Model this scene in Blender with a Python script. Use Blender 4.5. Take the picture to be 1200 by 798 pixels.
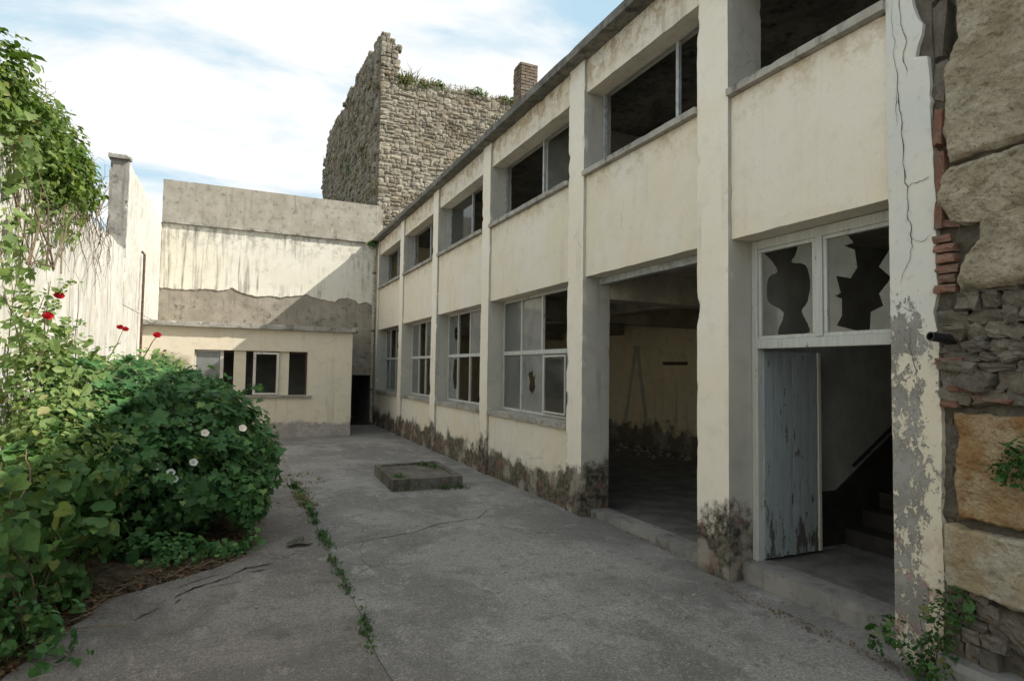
import bpy, math, random
import numpy as np
from mathutils import Vector, Matrix, noise
random.seed(7); rng = np.random.default_rng(7)
S = bpy.context.scene
for o in list(bpy.data.objects): bpy.data.objects.remove(o)
COL = S.collection
rad = math.radians

# ------------------------------------------------------------------ camera
def make_camera():
    yaw, pitch, roll = rad(24.43917), rad(2.79977), rad(0.856)
    fw = Vector((math.sin(yaw)*math.cos(pitch), math.cos(yaw)*math.cos(pitch), math.sin(pitch)))
    r = fw.cross(Vector((0, 0, 1))).normalized(); u = r.cross(fw)
    c, s = math.cos(roll), math.sin(roll)
    rr = c*r + s*u; uu = -s*r + c*u
    m = Matrix((rr, uu, -fw)).transposed().to_4x4(); m.translation = (0, 0, 1.95)
    cam = bpy.data.cameras.new('camera'); ob = bpy.data.objects.new('camera', cam); COL.objects.link(ob)
    ob.matrix_world = m; cam.sensor_width = 36; cam.lens = 36*700/1200; cam.clip_start = .05; cam.clip_end = 600
    S.camera = ob
make_camera()

# ------------------------------------------------------------------ sky, sun, exposure
SUN = Vector((1, -.55, .947)).normalized()
ELEV = math.asin(SUN.z); ROT = math.atan2(SUN.x, SUN.y)
def make_world():
    w = bpy.data.worlds.new('World'); S.world = w; w.use_nodes = True
    nt = w.node_tree; nt.nodes.clear(); n = nt.nodes.new; l = nt.links.new
    sky = n('ShaderNodeTexSky'); sky.sky_type = 'NISHITA'; sky.sun_disc = False
    sky.sun_elevation = ELEV; sky.sun_rotation = ROT; sky.air_density = 1; sky.dust_density = .8
    tc = n('ShaderNodeTexCoord'); sep = n('ShaderNodeSeparateXYZ'); l(tc.outputs['Generated'], sep.inputs[0])
    def mth(op, a, b):
        k = n('ShaderNodeMath'); k.operation = op
        for i, v in enumerate((a, b)):
            if isinstance(v, (int, float)): k.inputs[i].default_value = v
            else: l(v, k.inputs[i])
        return k.outputs[0]
    z = mth('ADD', mth('MAXIMUM', sep.outputs[2], 0), .22)
    cb = n('ShaderNodeCombineXYZ'); l(mth('DIVIDE', sep.outputs[0], z), cb.inputs[0]); l(mth('DIVIDE', sep.outputs[1], z), cb.inputs[1])
    mp = n('ShaderNodeMapping'); l(cb.outputs[0], mp.inputs[0]); mp.inputs['Rotation'].default_value = (0, 0, rad(38)); mp.inputs['Scale'].default_value = (.8, 1.7, 1); mp.inputs['Location'].default_value = (0.4, 2.1, 0)
    n1 = n('ShaderNodeTexNoise'); n1.inputs['Scale'].default_value = 1.5; n1.inputs['Detail'].default_value = 9; n1.inputs['Roughness'].default_value = .55; n1.inputs['Distortion'].default_value = .35
    l(mp.outputs[0], n1.inputs['Vector'])
    rp = n('ShaderNodeValToRGB'); rp.color_ramp.elements[0].position = .37; rp.color_ramp.elements[1].position = .59; rp.color_ramp.interpolation = 'EASE'
    rp.color_ramp.elements[0].color = (0, 0, 0, 1)
    l(n1.outputs[0], rp.inputs[0])
    veil = n('ShaderNodeMixRGB'); veil.inputs[0].default_value = .8; l(sky.outputs[0], veil.inputs[1]); veil.inputs[2].default_value = (5.6, 7.9, 9.3, 1)
    mx = n('ShaderNodeMixRGB'); l(rp.outputs[0], mx.inputs[0]); l(veil.outputs[0], mx.inputs[1]); mx.inputs[2].default_value = (10., 9.9, 9.7, 1)
    bg = n('ShaderNodeBackground'); bg.inputs['Strength'].default_value = .093; l(mx.outputs[0], bg.inputs[0])
    out = n('ShaderNodeOutputWorld'); l(bg.outputs[0], out.inputs[0])
make_world()
sun = bpy.data.lights.new('sun', 'SUN'); sun.energy = 4.9; sun.angle = rad(.53); sun.color = (1, .95, .87)
so = bpy.data.objects.new('sun', sun); COL.objects.link(so); so.rotation_euler = SUN.to_track_quat('Z', 'Y').to_euler(); so.location = (20, -10, 20)
S.view_settings.view_transform = 'Standard'; S.view_settings.look = 'None'; S.view_settings.exposure = .24; S.view_settings.gamma = 1

# ------------------------------------------------------------------ object helpers
WL = {}
def link(o, parent, loc):
    COL.objects.link(o)
    loc = Vector(loc); WL[o.name] = loc
    if parent is not None:
        o.parent = parent; o.location = loc - WL[parent.name]
    else: o.location = loc
def thing(name, loc, label, cat, group=None):
    o = bpy.data.objects.new(name, None); o.empty_display_size = .2; link(o, None, loc)
    o['label'] = label; o['category'] = cat
    if group: o['group'] = group
    return o
def tag(o, label=None, cat=None, group=None, kind=None):
    for k, v in (('label', label), ('category', cat), ('group', group), ('kind', kind)):
        if v: o[k] = v
    return o
SOFT = 1.
class MB:
    def __init__(s): s.v = []; s.f = []
    def add(s, v, f):
        b = len(s.v); s.v += [tuple(p) for p in v]; s.f += [tuple(i+b for i in q) for q in f]; return s
    def box(s, x0, x1, y0, y1, z0, z1):
        v = [(x, y, z) for x in (x0, x1) for y in (y0, y1) for z in (z0, z1)]
        return s.add(v, [(0, 1, 3, 2), (4, 6, 7, 5), (0, 4, 5, 1), (2, 3, 7, 6), (0, 2, 6, 4), (1, 5, 7, 3)])
    def rough(s, x0, x1, y0, y1, z0, z1, step=.07, amp=.004, chip=.018, freq=5.):
        """box with a fine grid, softly wavy faces and chipped arrises"""
        L = (x1-x0, y1-y0, z1-z0); n = [max(1, min(90, int(round(a/step)))) for a in L]; lo = (x0, y0, z0); idx = {}; V = []; F = []
        def vid(i, j, k):
            key = (i, j, k)
            if key not in idx:
                p = Vector((lo[0]+L[0]*i/n[0], lo[1]+L[1]*j/n[1], lo[2]+L[2]*k/n[2]))
                d = noise.noise_vector(p*freq)*amp
                e = [(i in (0, n[0])), (j in (0, n[1])), (k in (0, n[2]))]
                if sum(e) >= 2:
                    c = max(0, noise.noise(p*6+Vector((3, 9, 1)))-.28)*chip*2.2+noise.noise(p*23)*chip*.08+chip*.06
                    ctr = Vector(((x0+x1)/2, (y0+y1)/2, (z0+z1)/2))
                    for a in range(3):
                        if e[a]: d[a] += c*(1 if ctr[a] > p[a] else -1)
                idx[key] = len(V); V.append(p+d*SOFT if sum(e) < 2 else p+d)
            return idx[key]
        for a in range(3):
            b, c = (a+1) % 3, (a+2) % 3
            for side in (0, n[a]):
                for i in range(n[b]):
                    for j in range(n[c]):
                        q = []
                        for di, dj in ((0, 0), (1, 0), (1, 1), (0, 1)):
                            k = [0, 0, 0]; k[a] = side; k[b] = i+di; k[c] = j+dj; q.append(vid(*k))
                        F.append(q if side else q[::-1])
        return s.add(V, F)
    def prism(s, poly, axis, a, b):
        """poly in the other two axes (in xyz order), extruded along axis from a to b"""
        n = len(poly); V = []
        for t in (a, b):
            for p in poly:
                q = list(p); q.insert(axis, t); V.append(q)
        F = [tuple(range(n))[::-1], tuple(range(n, 2*n))]+[(i, (i+1) % n, (i+1) % n+n, i+n) for i in range(n)]
        return s.add(V, F)
    def tube(s, pts, r, n=6, r1=None):
        pts = [Vector(p) for p in pts]; m = len(pts); V = []; F = []
        r1 = r if r1 is None else r1
        for i, p in enumerate(pts):
            t = (pts[min(i+1, m-1)]-pts[max(i-1, 0)]).normalized()
            a = t.cross(Vector((0, 0, 1)) if abs(t.z) < .9 else Vector((1, 0, 0))).normalized(); b = t.cross(a)
            rr = r+(r1-r)*i/(m-1)
            for k in range(n):
                an = 2*math.pi*k/n; V.append(p+(a*math.cos(an)+b*math.sin(an))*rr)
        for i in range(m-1):
            for k in range(n): F.append((i*n+k, i*n+(k+1) % n, (i+1)*n+(k+1) % n, (i+1)*n+k))
        F += [tuple(range(n))[::-1], tuple(range((m-1)*n, m*n))]
        return s.add(V, F)
    def mesh(s, name, mat, org=(0, 0, 0), smooth=False):
        me = bpy.data.meshes.new(name); o = Vector(org)
        me.from_pydata([Vector(p)-o for p in s.v], [], s.f); me.validate(); me.update()
        if mat: me.materials.append(mat)
        if smooth: me.polygons.foreach_set('use_smooth', [True]*len(me.polygons))
        return me
    def build(s, name, mat, parent=None, smooth=False, bevel=0, fix=True):
        a = np.array(s.v); c = (a.min(0)+a.max(0))/2; c[2] = a[:, 2].min()
        me = s.mesh(name, mat, c, smooth)
        if fix:
            import bmesh
            bm = bmesh.new(); bm.from_mesh(me); bmesh.ops.recalc_face_normals(bm, faces=bm.faces); bm.to_mesh(me); bm.free()
        o = bpy.data.objects.new(name, me); link(o, parent, c)
        if bevel:
            m = o.modifiers.new('bevel', 'BEVEL'); m.width = bevel; m.segments = 2; m.limit_method = 'ANGLE'
        return o
def box(name, mat, parent, *a, **k): return MB().box(*a).build(name, mat, parent, **k)
def rough(name, mat, parent, *a, **k): return MB().rough(*a, **k).build(name, mat, parent)

# ------------------------------------------------------------------ material helpers
class NT:
    def __init__(s, name):
        s.m = bpy.data.materials.new(name); s.m.use_nodes = True; s.t = s.m.node_tree; s.t.nodes.clear()
        s.out = s.n('ShaderNodeOutputMaterial'); s.geo = s.n('ShaderNodeNewGeometry'); s.pos = s.geo.outputs['Position']
        s.sep = s.n('ShaderNodeSeparateXYZ'); s.l(s.pos, s.sep.inputs[0]); s.x, s.y, s.z = s.sep.outputs
    def n(s, t): return s.t.nodes.new(t)
    def l(s, a, b): s.t.links.new(a, b)
    def put(s, v, inp):
        if isinstance(v, (int, float)): inp.default_value = v
        elif isinstance(v, tuple): inp.default_value = v if len(v) != 3 or inp.type == 'VECTOR' else (*v, 1)
        else: s.l(v, inp)
    def math(s, op, a, b=0., clamp=False):
        k = s.n('ShaderNodeMath'); k.operation = op; k.use_clamp = clamp; s.put(a, k.inputs[0]); s.put(b, k.inputs[1]); return k.outputs[0]
    def scale(s, sc, loc=(0, 0, 0), src=None):
        k = s.n('ShaderNodeMapping'); s.l(src or s.pos, k.inputs[0]); k.inputs['Scale'].default_value = sc; k.inputs['Location'].default_value = loc; return k.outputs[0]
    def noise(s, sc, det=6, rough=.6, vec=None, dist=0.):
        k = s.n('ShaderNodeTexNoise'); s.l(vec or s.pos, k.inputs['Vector']); k.inputs['Scale'].default_value = sc; k.inputs['Detail'].default_value = det
        k.inputs['Roughness'].default_value = rough; k.inputs['Distortion'].default_value = dist; return k.outputs[0]
    def vnoise(s, sc):
        k = s.n('ShaderNodeTexNoise'); s.l(s.pos, k.inputs['Vector']); k.inputs['Scale'].default_value = sc; k.inputs['Detail'].default_value = 4; return k.outputs[1]
    def voro(s, sc, feat='F1', vec=None, out=0):
        k = s.n('ShaderNodeTexVoronoi'); k.feature = feat; s.l(vec or s.pos, k.inputs['Vector']); k.inputs['Scale'].default_value = sc; return k.outputs[out]
    def ramp(s, v, a, b, lo=0., hi=1.):
        k = s.n('ShaderNodeMapRange'); k.interpolation_type = 'SMOOTHSTEP'; s.put(v, k.inputs[0]); s.put(a, k.inputs[1]); s.put(b, k.inputs[2]); k.inputs[3].default_value = lo; k.inputs[4].default_value = hi; return k.outputs[0]
    def mix(s, f, a, b, mode='MIX'):
        k = s.n('ShaderNodeMixRGB'); k.blend_type = mode; s.put(f, k.inputs[0]); s.put(a, k.inputs[1]); s.put(b, k.inputs[2]); return k.outputs[0]
    def bump(s, h, st=.3, d=.01, prev=None):
        k = s.n('ShaderNodeBump'); k.inputs['Strength'].default_value = st; k.inputs['Distance'].default_value = d; s.put(h, k.inputs['Height'])
        if prev: s.l(prev, k.inputs['Normal'])
        return k.outputs[0]
    def done(s, col, rough=.9, nrm=None, spec=.25, metal=0):
        b = s.n('ShaderNodeBsdfPrincipled'); s.put(col, b.inputs['Base Color']); s.put(rough, b.inputs['Roughness']); b.inputs['Specular IOR Level'].default_value = spec; b.inputs['Metallic'].default_value = metal
        if nrm: s.l(nrm, b.inputs['Normal'])
        s.l(b.outputs[0], s.out.inputs[0]); return s.m

def plaster(name, base, alt, dark=(.16, .15, .125), sthr=0., streak=.35, dirt=None, dirtcol=(.045, .043, .034), dirt2=(.17, .15, .115), reddish=0., topstain=None, mottled=.5):
    t = NT(name)
    big = t.noise(.9, 7, .62); mid = t.noise(4.5, 6, .6); fine = t.noise(60, 4, .6)
    c = t.mix(t.ramp(big, .38, .66), base, alt)
    c = t.mix(t.math('MULTIPLY', t.ramp(mid, .5, .72), mottled), c, tuple(x*.72 for x in base))
    c = t.mix(t.math('MULTIPLY', t.ramp(t.noise(13, 5, .7), .56, .7), .35), c, tuple(x*.8 for x in alt))
    sv = t.noise(1, 5, .6, t.scale((7, 7, .55)), .3)
    sm = t.math('MULTIPLY', t.ramp(sv, .52-sthr, .74-sthr), t.ramp(t.noise(.7, 3), .38, .6))
    c = t.mix(t.math('MULTIPLY', sm, streak), c, dark)
    hl = t.voro(1.3, 'DISTANCE_TO_EDGE', t.mix(.22, t.pos, t.vnoise(3.5)))
    c = t.mix(t.math('MULTIPLY', t.ramp(hl, .010, .003), t.ramp(t.noise(1.1, 2, .5, t.scale((1, 1, 1), (9, 9, 2))), .6, .7, 0, .3)), c, dark)
    # pits and scratches
    c = t.mix(t.math('MULTIPLY', t.ramp(t.voro(9, 'F1'), .06, .02), .5), c, dark)
    if topstain:
        z0, z1, colr = topstain
        m = t.math('MULTIPLY', t.ramp(t.math('ADD', t.z, t.math('MULTIPLY', t.noise(6, 6, .7), .55)), z0+.28, z1+.28), t.ramp(t.noise(5, 8, .75), .46, .6))
        c = t.mix(t.math('MULTIPLY', m, .8), c, colr)
    c = t.mix(t.ramp(t.noise(110, 3, .7), .45, .7, 0, .22), c, tuple(x*.6 for x in base))
    c = t.mix(t.ramp(t.noise(28, 5, .7), .55, .7, 0, .25), c, tuple(min(1, x*1.15) for x in alt))
    h = t.math('MULTIPLY', fine, .6); hm = None
    if dirt:
        nz = t.noise(3.2, 8, .72); nz2 = t.noise(1.1, 3, .5)
        lim = t.math('ADD', t.math('MULTIPLY', nz, dirt*1.5), t.math('MULTIPLY', nz2, dirt*1.0))
        dm = t.ramp(t.math('SUBTRACT', lim, t.z), dirt*.36, dirt*.62)
        tex = t.mix(t.ramp(t.noise(11, 7, .75), .38, .62), dirtcol, dirt2)
        tex = t.mix(t.math('MULTIPLY', t.ramp(t.noise(2.3, 5, .6), .5, .62), .8), tex, (.33, .3, .25))
        if reddish: tex = t.mix(t.math('MULTIPLY', t.ramp(t.noise(5, 6, .7, t.scale((1, 1, 1), (4, 2, 7))), .53, .62), reddish), tex, (.22, .095, .075))
        c = t.mix(dm, c, tex)
        hm = t.math('MULTIPLY', dm, t.math('ADD', t.math('MULTIPLY', t.noise(18, 7, .75), 1.0), -.7))
    nb = t.bump(h, .35, .004); nb = t.bump(t.noise(2.2, 4, .5), .25, .03, nb)
    if hm: nb = t.bump(hm, .9, .02, nb)
    return t.done(c, .93, nb)

def concrete(name, base=(.2, .195, .18), light=(.3, .29, .27), dark=(.1, .097, .088), moss=0., drips=False):
    t = NT(name)
    c = t.mix(t.ramp(t.noise(1.6, 8, .65), .36, .64), base, light)
    c = t.mix(t.ramp(t.noise(5, 7, .7), .52, .7), c, dark)
    c = t.mix(t.math('MULTIPLY', t.ramp(t.noise(1, 5, .6, t.scale((9, 9, .8)), .2), .52, .72), .6), c, dark)
    if drips: c = t.mix(t.math('MULTIPLY', t.ramp(t.noise(1, 6, .7, t.scale((11, 11, 1.1), (3, 3, 9)), .3), .6, .66), t.ramp(t.noise(1.1, 3), .45, .6)), c, (.55, .52, .44))
    if moss: c = t.mix(t.math('MULTIPLY', t.ramp(t.noise(7, 7, .7), .5, .62), moss), c, (.05, .055, .03))
    nb = t.bump(t.noise(45, 6, .7), .5, .006); nb = t.bump(t.noise(8, 6, .7), .5, .015, nb)
    return t.done(c, .95, nb)

def ground_mat(name, tint=1., warm=1.):
    t = NT(name); b = .28*tint; W = lambda k: (b*k*1.04*warm, b*k*.985, b*k*.92/warm)
    c = t.mix(t.ramp(t.noise(.55, 7, .62, dist=.4), .42, .58), W(.78), W(1.3))
    c = t.mix(t.math('MULTIPLY', t.ramp(t.noise(1.7, 9, .72, t.scale((1.6, .8, 1)), .6), .54, .64), .7), c, W(1.7))
    c = t.mix(t.math('MULTIPLY', t.ramp(t.noise(1.2, 8, .7, t.scale((1, .7, 1), (7, 3, 0)), .5), .54, .64), .6), c, W(.52))
    c = t.mix(t.math('MULTIPLY', t.ramp(t.noise(5, 7, .78, t.scale((1, 1, 1), (1, 5, 0))), .54, .62), .7), c, W(.5))
    c = t.mix(t.math('MULTIPLY', t.ramp(t.noise(8, 7, .8, t.scale((1, 1, 1), (3, 8, 0))), .56, .64), .5), c, W(1.75))
    c = t.mix(t.ramp(t.noise(34, 5, .8), .42, .62, 0, .6), c, W(.5))
    c = t.mix(t.ramp(t.noise(90, 3, .8), .46, .62, 0, .6), c, W(.38))
    c = t.mix(t.ramp(t.noise(60, 3, .8, t.scale((1, 1, 1), (2, 2, 0))), .56, .66, 0, .6), c, W(1.9))
    c = t.mix(t.math('MULTIPLY', t.ramp(t.voro(30, 'F1'), .14, .06), t.ramp(t.noise(9, 2), .45, .6)), c, W(.4))
    hl = t.voro(.8, 'DISTANCE_TO_EDGE', t.mix(.25, t.pos, t.vnoise(2.6)))
    c = t.mix(t.math('MULTIPLY', t.ramp(hl, .009, .003), t.ramp(t.noise(.8, 2, .5, t.scale((1, 1, 1), (4, 9, 2))), .55, .65, 0, .45)), c, W(.3))
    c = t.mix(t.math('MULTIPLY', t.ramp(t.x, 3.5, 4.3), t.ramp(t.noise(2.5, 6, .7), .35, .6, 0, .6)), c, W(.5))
    nb = t.bump(t.noise(70, 6, .8), .9, .008); nb = t.bump(t.noise(9, 8, .78), .6, .03, nb)
    return t.done(c, t.ramp(t.noise(2, 5), .35, .65, .85, .97), nb, .2)

def flat(name, col, rough=.8, var=.3, sc=14, bump=.3, spec=.3, metal=0):
    t = NT(name); c = t.mix(t.ramp(t.noise(sc, 6, .65), .35, .68), tuple(x*(1-var) for x in col), tuple(min(1, x*(1+var)) for x in col))
    return t.done(c, rough, t.bump(t.noise(sc*3, 5, .7), bump, .004), spec, metal)

def paintwood(name, col, under=(.13, .1, .08), wear=.5, low=False):
    t = NT(name)
    g = t.noise(1, 7, .7, t.scale((30, 30, 2.2)), .4)
    c = t.mix(t.ramp(g, .3, .7), tuple(x*.78 for x in col), col)
    wv = t.noise(3.5, 8, .75, t.scale((3, 3, .9)))
    thr = wear
    if low: wv = t.math('ADD', wv, t.ramp(t.z, .9, .1, 0, .12))
    m = t.ramp(wv, .64-.1*thr, .69-.1*thr); c = t.mix(m, c, under)
    c = t.mix(t.ramp(t.noise(40, 4, .7), .55, .75, 0, .4), c, under)
    nb = t.bump(g, .5, .004); nb = t.bump(t.math('SUBTRACT', 1, m), .5, .003, nb)
    return t.done(c, .75, nb, .3)

def stone_mat(name, a, b, stain=(.32, .2, .09), st=.4, pit=.6, island=True, sc=1.):
    t = NT(name)
    c = t.mix(t.ramp(t.noise(3*sc, 8, .68), .34, .66), a, b)
    c = t.mix(t.math('MULTIPLY', t.ramp(t.noise(1.9*sc, 6, .6, t.scale((1, 1, 1), (5, 1, 3))), .46, .62), st), c, stain)
    c = t.mix(t.math('MULTIPLY', t.ramp(t.noise(26*sc, 6, .75), .52, .68), pit), c, tuple(x*.45 for x in a))
    c = t.mix(t.math('MULTIPLY', t.ramp(t.noise(9*sc, 7, .7), .55, .64), .5), c, tuple(x*.62 for x in a))
    c = t.mix(t.math('MULTIPLY', t.ramp(t.voro(15*sc, 'F1', t.mix(.08, t.pos, t.vnoise(12*sc))), .16, .09), t.ramp(t.noise(5*sc, 4), .45, .55, 0, .85)), c, tuple(x*.35 for x in a))
    if island:
        k = t.n('ShaderNodeObjectInfo').outputs['Random']; r2 = t.geo.outputs['Random Per Island']
        v = t.math('ADD', t.math('MULTIPLY', k, .45), t.math('MULTIPLY', r2, .45)); v = t.math('ADD', v, .55)
        hs = t.n('ShaderNodeHueSaturation'); t.l(c, hs.inputs['Color']); t.l(v, hs.inputs['Value']); c = hs.outputs[0]
    nb = t.bump(t.noise(22*sc, 9, .82), 1., .03/sc); nb = t.bump(t.noise(60*sc, 6, .8), .9, .008/sc, nb)
    nb = t.bump(t.ramp(t.voro(16*sc), .05, .3), .5, .012/sc, nb)
    return t.done(c, .96, nb, .15)

def leaf_mat(name, a, b, c2=None, trans=.35):
    t = NT(name); r = t.geo.outputs['Random Per Island']; oi = t.n('ShaderNodeObjectInfo').outputs['Random']
    rr = t.math('FRACT', t.math('ADD', r, oi))
    c = t.mix(t.ramp(rr, 0, 1), a, b)
    r3 = t.math('FRACT', t.math('MULTIPLY', rr, 37.7)); c = t.mix(t.ramp(r3, .55, 1, 0, .55), c, tuple(x*.55 for x in a)); c = t.mix(t.ramp(r3, .12, 0, 0, .6), c, (b[0]*1.5, b[1]*1.25, b[2]*1.1))
    c = t.mix(t.math('MULTIPLY', t.ramp(t.noise(2.5, 4), .45, .62), .4), c, tuple(x*.6 for x in a))
    if c2: c = t.mix(t.ramp(rr, .9, .97), c, c2)
    c = t.mix(t.ramp(t.noise(30, 3), .5, .7, 0, .3), c, tuple(x*.6 for x in a))
    b_ = t.n('ShaderNodeBsdfPrincipled'); t.put(c, b_.inputs['Base Color']); b_.inputs['Roughness'].default_value = .55; b_.inputs['Specular IOR Level'].default_value = .3
    tr = t.n('ShaderNodeBsdfTranslucent'); t.put(t.mix(.5, c, t.mix(1., c, (.9, 1, .3), 'MULTIPLY')), tr.inputs[0])
    mx = t.n('ShaderNodeMixShader'); mx.inputs[0].default_value = trans; t.l(b_.outputs[0], mx.inputs[1]); t.l(tr.outputs[0], mx.inputs[2]); t.l(mx.outputs[0], t.out.inputs[0])
    return t.m

def glass_mat(name, dust=.35, tint=(.3, .32, .3)):
    t = NT(name)
    tr = t.n('ShaderNodeBsdfTransparent'); tr.inputs[0].default_value = (.85, .88, .86, 1)
    df = t.n('ShaderNodeBsdfDiffuse'); t.put(t.mix(t.ramp(t.noise(5, 7, .7), .3, .7), tint, tuple(x*.8 for x in tint)), df.inputs[0])
    d = t.math('MULTIPLY', t.ramp(t.noise(3, 6, .65), .25, .7, .85, 1.1), dust)
    m1 = t.n('ShaderNodeMixShader'); t.l(d, m1.inputs[0]); t.l(tr.outputs[0], m1.inputs[1]); t.l(df.outputs[0], m1.inputs[2])
    gl = t.n('ShaderNodeBsdfGlossy'); gl.inputs['Roughness'].default_value = .06
    fr = t.n('ShaderNodeFresnel'); fr.inputs[0].default_value = 1.5
    m2 = t.n('ShaderNodeMixShader'); t.l(fr.outputs[0], m2.inputs[0]); t.l(m1.outputs[0], m2.inputs[1]); t.l(gl.outputs[0], m2.inputs[2]); t.l(m2.outputs[0], t.out.inputs[0])
    return t.m

M = {}
CREAM = (.70, .625, .475); CREAM2 = (.725, .668, .57)
M['facade'] = plaster('cream_render', CREAM2, CREAM, streak=.16, dirt=.62, dirtcol=(.06, .055, .035), reddish=.7, topstain=(4.2, 4.62, (.50, .41, .27)), mottled=.25)
M['beam'] = plaster('cream_render_peeling', CREAM2, CREAM, streak=.5, topstain=(5.72, 6.1, (.38, .27, .14)), mottled=.7)
M['pilaster'] = plaster('pilaster_render', (.785, .73, .63), (.765, .695, .56), streak=.3, dirt=.8, dirtcol=(.028, .027, .022), reddish=.35, mottled=.3)
M['jamb'] = plaster('pilaster_side_render', (.42, .405, .36), (.50, .475, .405), streak=.5, dirt=.8, dirtcol=(.028, .027, .022), reddish=.6, mottled=.4)
M['annex'] = plaster('annex_render', (.74, .655, .50), (.70, .64, .52), streak=.25, dirt=.5, dirtcol=(.36, .32, .30), dirt2=(.46, .42, .40), reddish=.0, mottled=.4)
M['white'] = plaster('white_limewash', (.70, .68, .61), (.62, .59, .50), sthr=.06, dark=(.3, .28, .24), streak=.85, dirt=.5, mottled=1.)
M['backwall'] = plaster('mouldy_limewash', (.74, .70, .60), (.70, .66, .54), dark=(.2, .19, .16), sthr=.05, streak=1.0, mottled=.5, topstain=(5.2, 6.3, (.3, .28, .23)))
M['bare'] = concrete('bare_render', (.27, .24, .19), (.36, .32, .26), (.15, .135, .11))
M['band'] = concrete('grey_band_render', (.32, .295, .235), (.39, .36, .30), (.19, .175, .14), drips=True)
M['conc'] = concrete('weathered_concrete', (.27, .25, .22), (.4, .38, .33), (.1, .095, .08))
M['eave'] = concrete('eave_concrete', (.13, .125, .11), (.24, .23, .2), (.05, .048, .04), moss=.5)
M['plinth'] = concrete('mossy_concrete', (.10, .092, .072), (.17, .16, .135), (.045, .042, .034), moss=.6)
M['step'] = concrete('step_concrete', (.2, .195, .18), (.27, .26, .235), (.1, .095, .085))
M['yard'] = ground_mat('yard_concrete'); M['yard2'] = ground_mat('yard_concrete_left', .86, 1.035)
M['soil'] = flat('garden_soil', (.075, .058, .04), .98, .5, 9, .9, .1)
M['earth'] = flat('earth', (.1, .085, .06), .98, .4, 1, .5, .1)
M['room'] = plaster('yellow_room_plaster', (.74, .65, .45), (.68, .59, .4), streak=.45, dirt=.7, dirtcol=(.16, .135, .09), mottled=.8)
M['roomgrey'] = flat('grey_room_plaster', (.34, .34, .31), .95, .2, 2, .2)
M['ceil'] = flat('room_ceiling', (.38, .35, .28), .95, .25, 2, .2)
M['floor'] = flat('room_floor', (.13, .125, .115), .8, .3, 3, .3)
M['winpaint'] = paintwood('pale_window_paint', (.52, .53, .49), (.2, .17, .13), .35)
M['whitewood'] = paintwood('white_worn_wood', (.68, .64, .56), (.25, .19, .14), .3)
M['doorblue'] = paintwood('blue_grey_door_paint', (.34, .39, .40), (.10, .09, .08), .5, True)
M['metal'] = flat('grey_frame_metal', (.36, .38, .38), .5, .25, 12, .2, .5)
M['rust'] = flat('rusty_iron', (.12, .075, .05), .85, .45, 20, .5)
M['black'] = flat('black_plastic', (.015, .015, .016), .45, .3, 20, .2, .4)
M['darkcrack'] = flat('crack_dark', (.03, .027, .022), 1, .2, 9, 0)
M['glassg'] = glass_mat('grey_glass', .62, (.27, .27, .24)); M['glass'] = glass_mat('dusty_glass', .4, (.36, .37, .35)); M['glassd'] = glass_mat('clearer_glass', .14, (.22, .23, .21)); M['glassw'] = glass_mat('pale_glass', .55, (.42, .43, .41))
M['lime'] = stone_mat('eroded_limestone', (.38, .33, .235), (.52, .455, .345), (.27, .20, .12), .4, .8, False, 1.6)
M['orange'] = stone_mat('ochre_limestone', (.36, .25, .125), (.46, .365, .235), (.30, .15, .055), .8, .9, False, 2.)
M['pale'] = stone_mat('pale_limestone', (.42, .375, .28), (.52, .475, .38), (.34, .235, .10), .6, .6, False, 2.)
M['rubble'] = stone_mat('rubble_stone', (.13, .12, .10), (.21, .19, .155), (.16, .125, .08), .4, .6, True, 2.)
M['mortar'] = stone_mat('dark_mortar', (.11, .10, .08), (.18, .165, .135), (.12, .1, .07), .3, .6, False, 2.)
M['brick'] = stone_mat('old_red_brick', (.21, .10, .068), (.25, .145, .105), (.19, .155, .125), .9, .6, True, 2.)
M['tower'] = stone_mat('tower_stone', (.33, .295, .23), (.42, .38, .30), (.26, .205, .13), .6, .8, True, .8)
M['towercore'] = stone_mat('tower_mortar', (.26, .235, .185), (.34, .31, .25), (.26, .22, .15), .3, .6, False, .8)
M['chbrick'] = stone_mat('chimney_brick', (.19, .135, .10), (.29, .23, .175), (.22, .18, .14), .8, .6, True, 1.)
M['bushleaf'] = leaf_mat('bush_leaf', (.06, .165, .055), (.125, .27, .085), (.22, .32, .10), .35)
M['roseleaf'] = leaf_mat('rose_leaf', (.17, .27, .08), (.31, .41, .15), (.38, .36, .16), .45)
M['ivyleaf'] = leaf_mat('ivy_leaf', (.09, .165, .025), (.19, .28, .05), (.25, .26, .07), .35)
M['bigleaf'] = leaf_mat('broad_leaf', (.06, .155, .04), (.14, .26, .07), (.26, .3, .08), .35)
M['weed'] = leaf_mat('weed_leaf', (.04, .11, .028), (.08, .17, .04), (.16, .16, .06), .3)
M['drygrass'] = leaf_mat('dry_grass', (.22, .19, .09), (.2, .22, .08), (.3, .25, .13), .3)
M['deadleaf'] = leaf_mat('dead_leaf', (.12, .075, .04), (.22, .15, .08), (.3, .12, .06), .1)
M['twig'] = flat('dry_twig', (.19, .145, .1), .95, .35, 30, .3)
M['stem'] = flat('green_stem', (.09, .1, .04), .8, .35, 30, .2)
M['rose'] = leaf_mat('red_petal', (.45, .008, .02), (.6, .02, .035), None, .25)
M['wpetal'] = leaf_mat('white_petal', (.8, .8, .78), (.85, .85, .84), None, .3)

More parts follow.
